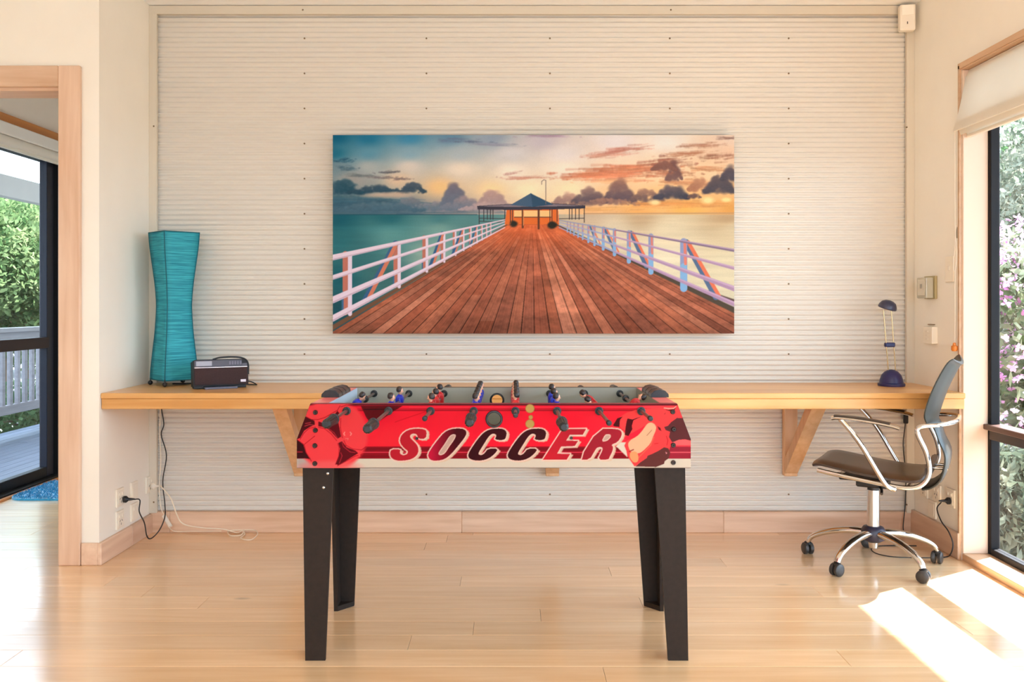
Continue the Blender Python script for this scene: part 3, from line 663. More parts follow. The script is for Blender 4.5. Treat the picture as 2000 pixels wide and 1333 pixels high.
# ------------------------------------------------------------------ the print on the front of the football table
def table_art():
    K = Canvas(580, 788, 1349, 915, 1.0, 2)
    al = K.win(580, 788, 1349, 915)
    K.idw([(600, 800, (246, 40, 62)), (740, 800, (226, 26, 52)), (860, 830, (250, 34, 54)), (980, 830, (252, 28, 52)), (1100, 830, (252, 28, 52)), (1200, 820, (250, 40, 58)), (1300, 810, (248, 70, 76)), (1340, 840, (246, 70, 80)), (760, 860, (250, 46, 58)), (1000, 860, (248, 34, 56))], al, 2.2)
    K.poly([(580, 788), (1349, 788), (1349, 791.5), (580, 791.5)], (92, 20, 28))
    K.line([(700, 799), (1278, 799)], 4.5, (196, 24, 44)); K.line([(700, 801.5), (1278, 801.5)], 1.2, (120, 8, 20)); K.line([(800, 795), (1278, 795)], 1, (255, 90, 100), .7)
    K.poly([(705, 792), (787, 792), (769, 803), (728, 832), (716, 815)], (92, 6, 14)); K.line([(712, 799), (770, 799)], 2, (40, 2, 6)); K.line([(772, 824), (830, 804)], 1.2, (186, 16, 34), .8)
    # stripes below the word
    K.poly([(580, 872), (1349, 872), (1349, 896), (580, 896)], (140, 10, 26)); K.line([(580, 877), (1349, 877)], 4, (112, 8, 22), .8); K.line([(580, 883.5), (1349, 883.5)], 1.6, (240, 70, 88)); K.line([(580, 891), (1349, 891)], 2, (112, 4, 16), .8)
    K.poly([(1290, 872), (1349, 872), (1349, 896), (1290, 896)], (166, 50, 66), .75); K.line([(1300, 883.5), (1349, 883.5)], 1.6, (250, 110, 118))
    K.poly([(580, 896), (1349, 896), (1349, 915), (580, 915)], (226, 207, 186)); K.line([(580, 914.4), (1349, 914.4)], 1.3, (70, 36, 30))
    # ball
    q = lambda pts: [(570 + a / 7.692, 780 + c / 7.692) for a, c in pts]
    K.blob(597, 903, 22, 20, (120, 100, 110), .35, .9)
    K.blob(648, 849, 71, 69, (255, 72, 76), 1, .10); K.blob(646, 912, 52, 12, (255, 110, 108), .7, .7)
    DK = (96, 8, 20); LN = (150, 10, 26)
    K.poly(q([(0, 255), (215, 255), (350, 320), (350, 380), (280, 410), (190, 470), (130, 580), (70, 600), (0, 600)]), (74, 8, 14))
    K.poly(q([(0, 600), (90, 610), (180, 680), (215, 800), (290, 900), (200, 885), (0, 885)]), (52, 6, 10)); K.poly(q([(0, 780), (160, 780), (175, 800), (0, 800)]), (150, 30, 44))
    K.poly(q([(405, 330), (480, 350), (520, 290), (640, 230), (690, 170), (720, 205), (690, 260), (715, 400), (745, 560), (690, 590), (600, 490), (520, 420), (405, 400)]), DK)
    K.poly(q([(700, 650), (760, 630), (830, 720), (960, 770), (1000, 810), (900, 870), (790, 940), (700, 990), (665, 975), (710, 860), (730, 740)]), DK)
    K.line(q([(760, 650), (780, 710), (880, 790), (960, 800)]), .9, (220, 60, 70)); K.line(q([(740, 800), (760, 850), (720, 960)]), .9, (220, 60, 70)); K.line(q([(560, 440), (640, 500), (690, 580)]), .9, (214, 60, 70))
    for pts in [[(215, 255), (300, 300), (400, 300), (500, 270), (600, 210), (690, 160), (730, 90)], [(130, 600), (190, 500), (270, 430), (380, 410), (500, 440), (600, 520), (680, 620), (715, 720), (710, 850), (660, 980)],
                [(80, 600), (190, 680), (220, 800), (300, 930)], [(740, 110), (820, 80), (930, 95), (1040, 100)], [(740, 280), (735, 420), (760, 560), (820, 690), (920, 745), (1050, 760), (1120, 710)], [(200, 670), (350, 550)],
                [(690, 1000), (800, 940), (960, 850), (1060, 830)]]:
        K.line(q(pts), 1.2, LN, .9)
    for pts in [[(210, 360), (290, 345)], [(200, 400), (270, 375), (335, 385)], [(150, 600), (200, 520), (260, 450)]]: K.line(q(pts), 1.4, (230, 80, 92), .8)
    K.line(q([(360, 320), (385, 420)]), 4, (255, 74, 78)); K.line(q([(690, 640), (830, 570)]), 5, (255, 74, 78)); K.line(q([(1010, 780), (1020, 850)]), 3, (255, 76, 80))
    for pts in [[(800, 490), (785, 515), (800, 540)], [(880, 490), (900, 515), (885, 540)]]: K.line(q(pts), 1.6, (255, 160, 150))
    K.line(q([(810, 590), (850, 585), (845, 610)]), 1, (255, 140, 132))
    # boot and leg
    r = lambda pts: [(1180 + a / 9.522, 780 + c / 9.522) for a, c in pts]
    K.poly(r([(280, 330), (420, 240), (620, 180), (930, 160), (1100, 150), (1330, 110), (1380, 95), (1440, 260), (1400, 330), (1250, 400), (1120, 510), (1200, 600), (1230, 760), (1220, 900), (1180, 1000), (900, 1050), (640, 1210), (560, 1250), (450, 1090), (370, 870), (340, 700), (390, 600), (300, 520), (270, 430)]), (255, 74, 74))
    K.poly(r([(520, 620), (700, 520), (760, 480), (640, 700), (470, 740), (350, 800), (370, 700)]), (250, 34, 60), .8)
    for pts in [[(160, 480), (240, 350), (340, 315), (290, 380), (280, 510), (190, 500)], [(410, 420), (430, 350), (520, 370), (690, 315), (540, 385), (510, 490), (520, 550), (450, 680), (380, 660), (390, 540)]]: K.poly(r(pts), (74, 8, 14))
    K.poly(r([(1110, 510), (1180, 490), (1240, 420), (1350, 340), (1470, 345), (1620, 720), (1620, 770), (1500, 740), (1380, 750), (1260, 800), (1200, 700), (1220, 600), (1140, 570)]), (96, 46, 46))
    K.poly(r([(1260, 800), (1380, 750), (1500, 745), (1620, 775), (1620, 850), (1330, 850)]), (250, 106, 106))
    K.poly(r([(1120, 175), (1180, 190), (1290, 180), (1340, 120), (1300, 200), (1220, 210), (1160, 200)]), (90, 40, 40)); K.line(r([(1110, 155), (1200, 165), (1290, 160), (1330, 130)]), 1.6, (250, 200, 176)); K.poly(r([(1140, 235), (1110, 270), (1125, 275)]), (110, 30, 36))
    K.poly(r([(985, 490), (1040, 530), (1060, 590), (1010, 560)]), (96, 20, 26))
    K.poly(chaikin(r([(800, 440), (880, 420), (960, 480), (960, 570), (900, 700), (860, 820), (720, 960), (640, 1010), (500, 1000), (430, 850), (470, 760), (620, 680), (720, 560)])), (240, 186, 146)); K.line(r([(790, 670), (880, 570)]), 1.2, (180, 120, 90))
    K.poly(chaikin(r([(470, 980), (600, 960), (640, 1080), (620, 1170), (540, 1180), (470, 1090)])), (255, 160, 110)); K.line(r([(460, 970), (540, 935)]), 2, (150, 50, 46))
    K.line(r([(920, 700), (860, 850), (640, 1080)]), 2, (255, 120, 90), .7); K.line(r([(930, 825), (1000, 815)]), 1.2, (190, 30, 40)); K.line(r([(1150, 680), (1180, 760), (1160, 850)]), 1.5, (190, 36, 44))
    K.poly(r([(580, 1250), (660, 1180), (790, 1090), (800, 1050), (900, 1010), (1000, 960), (1110, 890), (1190, 910), (1225, 1000), (1190, 1100), (1120, 1150), (1110, 1200), (960, 1260)]), (100, 50, 46)); K.poly(r([(1130, 970), (1170, 1000), (1150, 1020)]), (230, 150, 150))
    for a, c in [(355, 690), (335, 745), (360, 800), (355, 870), (390, 930), (390, 985), (420, 1030)]: K.poly(r([(a, c - 25), (a + 60, c), (a, c + 25), (a - 28, c)]), (250, 70, 74))
    K.poly(r([(215, 880), (290, 800), (400, 800), (370, 860), (410, 960), (430, 1080), (350, 1000), (250, 900)]), (234, 214, 192))
    # gold discs
    for x, y, rd in ((1035, 797.5, 8.2), (1035, 827.5, 8.2), (1036.5, 814.5, 3.8)): K.blob(x, y, rd + .7, rd + .7, (150, 110, 60), 1, .12); K.blob(x, y, rd, rd, (196, 160, 92), 1, .12)
    # the word
    s2 = lambda pts, o: [(o + a / 7.692, 810 + c / 7.692) for a, c in pts]
    S = s2([(710, 360), (722, 250), (690, 215), (560, 205), (440, 225), (350, 290), (315, 370), (330, 440), (390, 510), (440, 545), (430, 592), (370, 612), (325, 590), (318, 560), (332, 520), (185, 520), (168, 590), (190, 650), (260, 690), (380, 692), (500, 668), (575, 610), (602, 540), (585, 460), (520, 390), (468, 340), (478, 295), (530, 278), (578, 300), (590, 360)], 740)
    O = s2([(1325, 270), (1290, 213), (1190, 203), (1080, 213), (980, 265), (890, 370), (800, 490), (740, 590), (748, 652), (800, 690), (890, 692), (990, 670), (1090, 590), (1190, 470), (1285, 350)], 740)
    OI = s2([(1168, 300), (1110, 288), (1060, 320), (1000, 420), (930, 520), (892, 580), (908, 608), (950, 608), (1000, 578), (1060, 480), (1132, 380)], 740)
    Cpts = [(1885, 380), (1740, 378), (1768, 310), (1740, 283), (1690, 288), (1640, 340), (1560, 470), (1497, 570), (1503, 602), (1545, 608), (1590, 580), (1640, 508), (1797, 510), (1740, 590), (1650, 660), (1540, 692), (1420, 687), (1347, 650), (1342, 590), (1400, 490), (1490, 360), (1570, 270), (1660, 218), (1780, 203), (1880, 213), (1922, 260), (1912, 330)]
    C1 = s2(Cpts, 740); C2 = s2(Cpts, 817)
    E = s2([(910, 215), (1265, 210), (1215, 300), (1020, 300), (965, 388), (1145, 392), (1095, 470), (890, 478), (830, 585), (1025, 590), (975, 675), (615, 678)], 980)
    R = s2([(1450, 210), (1720, 208), (1795, 240), (1802, 310), (1740, 410), (1640, 450), (1672, 480), (1660, 550), (1615, 640), (1600, 675), (1440, 675), (1500, 560), (1517, 505), (1490, 483), (1430, 490), (1390, 550), (1320, 675), (1160, 675)], 980)
    RI = s2([(1545, 300), (1590, 288), (1638, 300), (1632, 345), (1580, 395), (1495, 405)], 980)
    words = [(chaikin(S, 1), (), (184, 32, 46), (184, 32, 46)), (chaikin(O, 1), (chaikin(OI, 1),), (196, 22, 58), (70, 2, 12)), (chaikin(C1, 1), (), (56, 2, 8), (58, 2, 8)), (chaikin(C2, 1), (), (54, 4, 8), (62, 10, 14)), (E, (), (204, 34, 48), (182, 36, 50)), (chaikin(R, 1), (chaikin(RI, 1),), (160, 34, 46), (166, 36, 50))]
    for pts, ho, _, _ in words:
        for k in range(6):
            dx, dy = k * .9, k * .55
            K.poly([(a + dx, c + dy) for a, c in pts], (226, 192, 164), 1, 0, [[(a + dx, c + dy) for a, c in h] for h in ho])
        K.line([(a + 4.5, c + 2.5) for a, c in pts + pts[:1]], 2.5, (232, 196, 168), .8, .8)
        for h in ho: K.poly(h, (206, 168, 150))
    for pts, ho, ca, cb in words:
        K.line(pts + pts[:1], 4.6, (250, 206, 186), 1, .7)
        for h in ho: K.line(h + h[:1], 3.2, (246, 204, 184), 1, .6)
        xs = [p[0] for p in pts]; ys = [p[1] for p in pts]; sl = K.win(min(xs), min(ys), max(xs), max(ys)); m = K.inside(pts, sl)
        for h in ho: m &= ~K.inside(h, sl)
        t = np.clip((K.X[sl] - min(xs)) / (max(xs) - min(xs)) * 1.5 - .1, 0, 1)[..., None]
        K.put(sl, m.astype(np.float32), np.array(ca, np.float32) * (1 - t) + np.array(cb, np.float32) * t)
    g = K.im.mean(-1, keepdims=True); K.im = np.clip(g + 1.12 * (K.im - g), 0, 255)
    return K.final()

# ------------------------------------------------------------------ desk along the wall
e = thing('wall_desk', 'long honey pine bench desk fixed along the corrugated wall', 'desk', (0.09, 4.2, 0.68))
YF = 3.918
part('desk_top', (XL + 0.001, 1.984, YF, 4.462, 0.722, 0.746), M_DESK, e, 0.0025)
part('front_fascia', (XL + 0.003, 1.981, YF + 0.004, YF + 0.034, 0.676, 0.7215), M_DESK, e, 0.002)
part('back_rail', (XL + 0.01, 1.97, 4.425, 4.462, 0.680, 0.7215), M_DESK, e, 0.002)
M_BRK = wood('bracket_pine', (230, 190, 148), (208, 160, 114), 2, 1.0, rough=0.45, rand=0.06)
for X in (-1.045, 0.20, 1.378):
    bk = thing('bracket', None, None, (X, 4.4, 0.285)); bk.parent = e; bk.matrix_parent_inverse = parent_matrix(e).inverted()
    part('upright', (X - 0.033, X + 0.033, 4.425, 4.462, 0.285, 0.679), M_BRK, bk, 0.003)
    part('top_rail', (X - 0.033, X + 0.033, 3.97, 4.425, 0.684, 0.7215), M_BRK, bk, 0.003)
    b = BM()
    prism(b, [(4.424, 0.300), (4.424, 0.372), (4.085, 0.683), (4.005, 0.683)], X - 0.032, X + 0.032, lambda u, v, w_: (w_, u, v))
    obj('strut', b, M_BRK, bk)

# ------------------------------------------------------------------ canvas print
e = thing('jetty_print', 'large canvas print of a timber jetty at sunset on corrugated wall', 'picture', (0.1, 4.41, 0.98))
dP = 4.395
A = at(650, 264, dP); B = at(1434, 652, dP)
part('stretcher', (A.x + 0.0005, B.x - 0.0005, dP + 0.0012, dP + 0.040, B.z + 0.0005, A.z - 0.0005), mat('canvas_side', (196, 176, 150), 0.8, noise=0.04, nscale=30), e, 0.002)
for sx in (A.x + 0.15, B.x - 0.15): part('standoff', (sx - 0.02, sx + 0.02, dP + 0.040, 4.4645, A.z - 0.14, A.z - 0.06), M_WHITEP, e, 0.002)
print_sheet('printed_canvas', jetty_art(), lambda u, v: np.stack([A.x + (B.x - A.x) * u, np.full_like(u, dP), A.z + (B.z - A.z) * v], -1), printmat('jetty_print_ink', 0.7, 0.0, PRINT_GAIN, 0.1), e)

# ------------------------------------------------------------------ football table
TX, TF, TB = -0.0575, 2.83, 3.41
M_TBLK = mat('table_black_board', (44, 34, 28), 0.6, spec=0.2, noise=0.12, nscale=60, bump=0.05)
M_RED = mat('table_red_laminate', (244, 120, 116), 0.35, noise=0.12, nscale=9, coat=0.2)
M_GREYIN = mat('table_grey_inside', (156, 152, 140), 0.5, noise=0.02)
M_BLUEIN = mat('table_pale_blue_inside', (186, 204, 222), 0.5, noise=0.02)
T = thing('football_table', 'red and black table football game with SOCCER lettering', 'football table', (TX, 3.12, 0))
zb, zs, zt = 0.616, 0.708, 0.8185
hb, ht = 0.622, 0.580
def circ(cx, cz, r, n=28): return [(cx + r * math.cos(2 * math.pi * i / n), cz + r * math.sin(2 * math.pi * i / n)) for i in range(n)]
outline = [(TX - hb, zb), (TX + hb, zb), (TX + hb, zs), (TX + ht, zt), (TX - ht, zt), (TX - hb, zs)]
hx, hz = (965 - 1000) / 618.4, CAM_H - (819 - 597) / 618.4
fm = lambda u, v, w_: (u, w_, v)
RX = [-0.522, -0.390, -0.257, -0.121, 0.011, 0.1424, 0.275, 0.408]
ZR = 0.7965
b = BM(); prism(b, outline, TF, TF + 0.018, fm, [circ(hx, hz, 0.0205)]); obj('front_panel', b, M_TBLK, T)
b = BM(); prism(b, outline, TB - 0.018, TB, fm, [circ(hx, hz, 0.0205)]); obj('rear_panel', b, M_GREYIN, T)
art = table_art()
xa, xb_, za, zb2 = TX - hb, TX + hb, zt, zb
def keep(U, V):
    X = xa + (xb_ - xa) * U; Z = za + (zb2 - za) * V
    hw = np.where(Z > zs, hb + (ht - hb) * (Z - zs) / (zt - zs), hb)
    return (np.abs(X - TX) <= hw + 0.0006) & (np.hypot(X - hx, Z - hz) > 0.0195)
print_sheet('front_print', art, lambda u, v: np.stack([xa + (xb_ - xa) * u, np.full_like(u, TF - 0.0008), za + (zb2 - za) * v], -1), printmat('table_print_ink', 0.5, 0.0, (0.63, 0.66, 0.68), 0.08), T, keep)
for sx in (-1, 1):
    b = BM()
    prism(b, [(TX + sx * hb, zb), (TX + sx * hb, zs), (TX + sx * ht, zt), (TX + sx * (ht - 0.050), zt), (TX + sx * (ht - 0.050), zb)], TF + 0.0185, TB - 0.0185, fm); obj('end_panel', b, M_RED, T)
    part('inner_end', tuple(sorted((TX + sx * (ht - 0.052), TX + sx * (ht - 0.0505)))) + (TF + 0.019, TB - 0.019, 0.66, zt - 0.001), M_BLUEIN if sx < 0 else M_GREYIN, T, 0)
    # goal mouth
    part('goal', tuple(sorted((TX + sx * (ht - 0.054), TX + sx * (ht - 0.0525)))) + (3.02, 3.22, 0.668, 0.745), M_BLACKP, T, 0)
    # score slider housing on the end rail
    b = BM(); c0 = TX + sx * (ht - 0.022)
    prof = [(c0 - 0.030, zt + 0.0005), (c0 + 0.030, zt + 0.0005), (c0 + 0.029, zt + 0.010), (c0 + 0.018, zt + 0.021), (c0, zt + 0.025), (c0 - 0.018, zt + 0.021), (c0 - 0.029, zt + 0.010)]
    prism(b, prof, 3.03, 3.25, fm); sc = obj('score_box', b, M_BLACKP, T, smooth=True)
    for yy in (3.035, 3.10, 3.165):
        b = BM(); prism(b, [(c0 + (a - c0) * 1.02, z + 0.0012) for a, z in prof], yy, yy + 0.048, fm); obj('score_tile', b, mat('score_brown', (66, 54, 50), 0.35), sc, smooth=True)
part('playfield', (TX - ht + 0.053, TX + ht - 0.053, TF + 0.019, TB - 0.019, 0.640, 0.658), mat('pitch_green', (120, 160, 118), 0.45, noise=0.04), T)
part('bottom_board', (TX - hb + 0.02, TX + hb - 0.02, TF + 0.019, TB - 0.019, 0.6165, 0.626), M_TBLK, T)
part('front_edge', (TX - ht + 0.001, TX + ht - 0.001, TF - 0.0006, TF + 0.018, zt, zt + 0.0018), mat('edge_maroon', (130, 34, 40), 0.4), T, 0.0005)
part('rear_edge', (TX - ht + 0.001, TX + ht - 0.001, TB - 0.018, TB, zt, zt + 0.0018), mat('edge_brown', (104, 84, 66), 0.4), T, 0.0005)
# ball entry rings
for yy, s in ((TF, -1), (TB - 0.018, -1)):
    b = BM(); lathe(b, [(0.0205, 0.012), (0.0205, -0.002), (0.0225, -0.0035), (0.026, -0.003), (0.0275, 0.0), (0.0205, 0.0005)], (hx, yy - 0.0015, hz), (0, 1, 0), 32, False); obj('ball_entry_ring', b, M_BLACKP, T, smooth=True)
# bolts on the front
b = BM(); lathe(b, [(0.0, -0.0005), (0.0022, -0.0005), (0.0026, -0.004), (0.0062, -0.0042), (0.0078, -0.002), (0.0078, 0.0005)], (0, 0, 0), (0, 1, 0), 16)
bolt0 = obj('bolt', b, mat('dark_bolt', (52, 42, 38), 0.35, metal=0.6), T, smooth=True, world=False)
bp = [(616, 806), (616, 841), (615, 871), (615, 906), (1314, 805), (1316, 839), (1315, 870), (1315, 904), (814, 857), (1116, 856)]
for i, (px, py) in enumerate(bp):
    p = at(px, py, TF - 0.001); p = p - Vector(T.location)
    o = bolt0 if i == 0 else dup(bolt0, T)
    o.location = p
    if i >= 8: o.scale = (0.62, 1, 0.62)
# legs: tapered angle of two boards with a foot plate
def leg(sx, front):
    b = BM()
    xo_t, xo_b = TX + sx * 0.608, TX + sx * (0.600 if sx < 0 else 0.618)
    wt, wb, th = 0.097, 0.0635, 0.014
    y_o = TF + 0.018 if front else TB - 0.030; sy = 1 if front else -1
    yo, yi = y_o, y_o + sy * th
    def quad(p): return [b.verts.new(q) for q in p]
    # board parallel to the long side
    q = [(xo_t, yo, 0.6155), (xo_t - sx * wt, yo, 0.6155), (xo_b - sx * wb, yo, 0.0), (xo_b, yo, 0.0)]
    r = [(a, yi, c) for a, _, c in q]
    loft(b, [q, r])
    # board parallel to the short side
    dt, db = 0.105, 0.072
    q = [(xo_t, yi, 0.6155), (xo_t, yo + sy * dt, 0.6155), (xo_b, yo + sy * db, 0.0), (xo_b, yi, 0.0)]
    r = [(a - sx * th, yy, c) for a, yy, c in q]
    loft(b, [q, r])
    # triangular foot plate
    xi = xo_b - sx * th
    q = [(xi, yi, 0.0), (xo_b - sx * wb, yi, 0.0), (xi, yo + sy * db, 0.0)]
    loft(b, [q, [(a, yy, 0.018) for a, yy, _ in q]])
    return obj('leg', b, M_TBLK, T)
legs = {(sx, f): leg(sx, f) for sx in (-1, 1) for f in (True, False)}
for px, py in ((640, 925.5), (632, 953)):
    p = at(px, py, TF + 0.0178); b = BM(); lathe(b, [(0.0, -0.002), (0.002, -0.002), (0.0042, -0.0005), (0.0042, 0.0004)], p, (0, 1, 0), 12); obj('screw', b, M_CHROME, legs[(-1, True)], smooth=True)
# rods, handles, players
M_ROD = mat('rod_steel', (150, 140, 136), 0.38, metal=1.0)
M_SKIN = mat('player_skin', (232, 168, 136), 0.45); M_HAIR = mat('player_hair', (44, 30, 26), 0.4)
M_KITB = mat('player_blue', (24, 40, 176), 0.35); M_KITR = mat('player_red', (200, 32, 38), 0.35); M_SHORT = mat('player_white', (236, 230, 226), 0.4); M_BOOT = mat('player_boot', (30, 28, 30), 0.4)
def player(kit):
    """moulded figure hanging on the rod (origin on the rod axis, facing +x)"""
    b = BM()
    def add(fn, mi):
        n0 = len(b.faces); fn(); b.faces.ensure_lookup_table()
        for f in b.faces[n0:]: f.material_index = mi
    add(lambda: loft(b, [[(x * k * .5, y * j, z) for x, y in ((1, -1), (1.25, 0), (1, 1), (-1, 1), (-1.25, 0), (-1, -1))] for z, k, j in ((-0.022, .019, .0125), (-0.005, .022, .0145), (0.008, .025, .0170), (0.018, .021, .0160), (0.025, .011, .008))]), 0)
    add(lambda: loft(b, [[(x * k * .5, y * j, z) for x, y in ((1, -1), (1.25, 0), (1, 1), (-1, 1), (-1.25, 0), (-1, -1))] for z, k, j in ((-0.042, .019, .0125), (-0.022, .0172, .0112))]), 3)
    for s in (-1, 1):
        add(lambda: loft(b, [[(0.001 + r * math.cos(a), s * 0.006 + r * math.sin(a), z) for a in [i * math.pi / 4 for i in range(8)]] for z, r in ((-0.078, .0042), (-0.060, .0052), (-0.042, .0058))]), 1)
        add(lambda: tube(b, [(0.0, s * 0.0150, 0.014), (0.003, s * 0.0185, 0.002), (0.007, s * 0.0175, -0.010)], 0.0046, 8, True, 4), 0)
        add(lambda: tube(b, [(0.007, s * 0.0175, -0.010), (0.010, s * 0.0165, -0.018)], 0.0034, 8, False), 1)
    add(lambda: box(b, (0.004, 0, -0.084), (0.026, 0.022, 0.014), 0.003), 4)
    add(lambda: lathe(b, [(0.0, 0.021), (0.0046, 0.022), (0.0044, 0.0265), (0.0072, 0.030), (0.0088, 0.036), (0.0084, 0.042), (0.0055, 0.047), (0.0, 0.0485)], (0.001, 0, 0), (0, 0, 1), 12), 1)
    add(lambda: lathe(b, [(0.0075, 0.0335), (0.0102, 0.0355), (0.0112, 0.041), (0.0100, 0.047), (0.0066, 0.0525), (0.0, 0.054)], (0.0028, 0, 0), (-0.15, 0, 1), 12), 2)
    add(lambda: box(b, (0.0100, 0, 0.0355), (0.004, 0.003, 0.004), 0.001), 1)
    return b
rodspec = [  # handle on near side, overhang towards the viewer, tilt (deg, + leans right), kit, players (depth)
    (True, 0.315, 38, 'b', [2.985]), (True, 0.415, 4, 'b', [2.885, 3.105]), (False, 0.195, -6, 'r', [2.872, 3.03, 3.20]),
    (True, 0.285, 10, 'b', [2.885, 3.0, 3.11, 3.22, 3.335]), (False, 0.115, 0, 'r', [2.925, 3.035, 3.145, 3.255, 3.365]),
    (True, 0.375, 4, 'b', [2.885, 3.045, 3.205]), (False, 0.295, -50, 'r', [2.90, 3.115]), (False, 0.195, 48, 'r', [3.015])]
protos = {}
for X, (handle, over, tilt, kit, ps) in zip(RX, rodspec):
    back = 0.30 + (0.4 - over) * 0.55
    y0r, y1r = TF - over, TB + (0.08 if handle else back * 0.55)
    b = BM(); cyl(b, (X, y0r, ZR), (X, y1r, ZR), 0.0052, seg=14); rod = obj('rod', b, M_ROD, T, smooth=True)
    for yy, s in ((TF - 0.001, -1), (TB - 0.0185, -1)):
        b = BM(); lathe(b, [(0.0053, -0.007), (0.0085, -0.0072), (0.0095, -0.004), (0.0132, -0.003), (0.0132, 0.0)], (X, yy, ZR), (0, 1, 0), 24); obj('bushing', b, M_BLACKP, rod, smooth=True)
    def grip(ya, yb):
        b = BM(); n = 36; rings = []
        for t, k in ((0, .55), (0.04, .86), (0.10, .95), (0.88, 1.0), (0.885, 1.12), (0.96, 1.12), (0.97, .8), (1.0, .6)):
            yy = ya + (yb - ya) * t
            rings.append([(X + math.cos(2 * math.pi * i / n) * 0.0148 * k * (0.90 if (i % 3 == 0 and 0.03 < t < 0.885) else 1), yy, ZR + math.sin(2 * math.pi * i / n) * 0.0148 * k * (0.90 if (i % 3 == 0 and 0.03 < t < 0.885) else 1)) for i in range(n)])
        loft(b, rings); return b
    if handle: obj('handle', grip(y0r - 0.004, y0r + 0.115), M_BLACKP, rod, smooth=True)
    else:
        b = BM(); lathe(b, [(0.0052, 0.016), (0.0078, 0.015), (0.0080, 0.002), (0.006, -0.003), (0.0, -0.004)], (X, y0r, ZR), (0, 1, 0), 18); obj('end_cap', b, M_BLACKP, rod, smooth=True)
        obj('handle', grip(y1r + 0.004, y1r - 0.115), M_BLACKP, rod, smooth=True)
    if handle:
        b = BM(); lathe(b, [(0.0052, -0.016), (0.0078, -0.015), (0.0080, -0.002), (0.006, 0.003), (0.0, 0.004)], (X, y1r, ZR), (0, 1, 0), 18); obj('end_cap', b, M_BLACKP, rod, smooth=True)
    if len(ps) == 1:   # goalkeeper rod stops
        for yy in (ps[0] + 0.20, ps[0] - 0.10):
            b = BM(); lathe(b, [(0.0053, -0.009), (0.011, -0.008), (0.0125, -0.003), (0.0125, 0.003), (0.011, 0.008), (0.0053, 0.009)], (X, yy, ZR), (0, 1, 0), 20); obj('rubber_stop', b, M_BLACKP, rod, smooth=True)
    for yy in ps:
        key = kit
        if key not in protos:
            o = obj('player', player(kit), [M_KITB if kit == 'b' else M_KITR, M_SKIN, M_HAIR, M_SHORT, M_BOOT], rod, smooth=True, world=False); protos[key] = o
        else: o = dup(protos[key], rod)
        o.matrix_parent_inverse = parent_matrix(rod).inverted()
        o.location = (X, yy, ZR); o.rotation_euler = (0, math.radians(tilt), 0 if kit == 'b' else math.pi)
        if kit == 'r': o.rotation_euler = Euler((0, math.radians(-tilt), math.pi), 'XYZ')

# ------------------------------------------------------------------ office chair (built facing +x, then turned)
CH = thing('office_chair', 'black leather swivel office chair with chrome arms and castors', 'chair', (1.579, 3.916, 0), math.radians(150))
M_LEATH = mat('black_brown_leather', (58, 44, 36), 0.30, noise=0.05, nscale=30, bump=0.03, coat=0.25)
M_BACKL = mat('dark_gloss_back', (50, 51, 46), 0.42, spec=0.35, noise=0.05, nscale=4)
def cpart(name, b, m, parent=CH, smooth=True): return obj(name, b, m, parent, smooth=smooth, world=False)
# five-star base
a0 = math.radians(2) - math.radians(150)
b = BM(); lathe(b, [(0.030, 0.098), (0.046, 0.108), (0.052, 0.130), (0.050, 0.150), (0.042, 0.163), (0.028, 0.168)], seg=30); cpart('hub', b, mat('hub_plastic', (46, 42, 58), 0.4))
b = BM(); cyl(b, (0, 0, 0.072), (0, 0, 0.10), 0.018, 0.022); cpart('hub_spigot', b, M_CHROME)
for k in range(5):
    a = a0 + k * 2 * math.pi / 5; c, s = math.cos(a), math.sin(a)
    b = BM(); pts = [(r * c, r * s, z) for r, z in ((0.030, 0.138), (0.09, 0.136), (0.16, 0.125), (0.225, 0.103), (0.266, 0.080), (0.281, 0.056))]
    tube(b, pts, 0.023, 14, True, 6, 0.0145, 0.72, (-s, c, 0)); st = cpart('base_arm', b, M_CHROME)
    b = BM(); cyl(b, (0.281 * c, 0.281 * s, 0.046), (0.281 * c, 0.281 * s, 0.060), 0.0165)
    kk = a + 0.9 + k * 0.7; hx_, hy_ = math.cos(kk), math.sin(kk); ox, oy = 0.283 * c, 0.283 * s
    ca = thing('caster', None, None, (ox, oy, 0)); ca.parent = CH; del_ = None
    for sgn in (-1, 1):
        p0 = Vector((-hy_ * sgn * 0.005, hx_ * sgn * 0.005, 0.0262)); p1 = Vector((-hy_ * sgn * 0.022, hx_ * sgn * 0.022, 0.0262))
        bb = BM(); lathe(bb, [(0.004, 0.0), (0.0245, 0.0), (0.0262, 0.003), (0.0262, 0.013), (0.0215, 0.017), (0.004, 0.0175)], p0, p1 - p0, 24); obj('wheel', bb, mat('caster_black', (58, 54, 52), 0.4), ca, smooth=True, world=False)
    bb = BM(); lathe(bb, [(0.004, 0.030), (0.0125, 0.036), (0.0165, 0.046), (0.0165, 0.053), (0.010, 0.058)], seg=18); obj('hood', bb, M_BLACKP, ca, smooth=True, world=False)
    b.free()
b = BM(); cyl(b, (0, 0, 0.16), (0, 0, 0.325), 0.0265, seg=28); cpart('gas_column', b, mat('brushed_column', (205, 200, 196), 0.22, metal=1.0))
b = BM(); cyl(b, (0, 0, 0.323), (0, 0, 0.342), 0.024, seg=24); cpart('column_collar', b, M_BLACKP)
b = BM(); box(b, (0, 0, 0.356), (0.13, 0.10, 0.032), 0.006); box(b, (0.03, 0, 0.376), (0.20, 0.16, 0.012), 0.004); cpart('tilt_mechanism', b, M_BLACKP, smooth=False)
b = BM(); tube(b, [(-0.03, 0.04, 0.352), (-0.05, 0.12, 0.350), (-0.055, 0.16, 0.340)], 0.006, 8); cpart('lever', b, M_BLACKP)
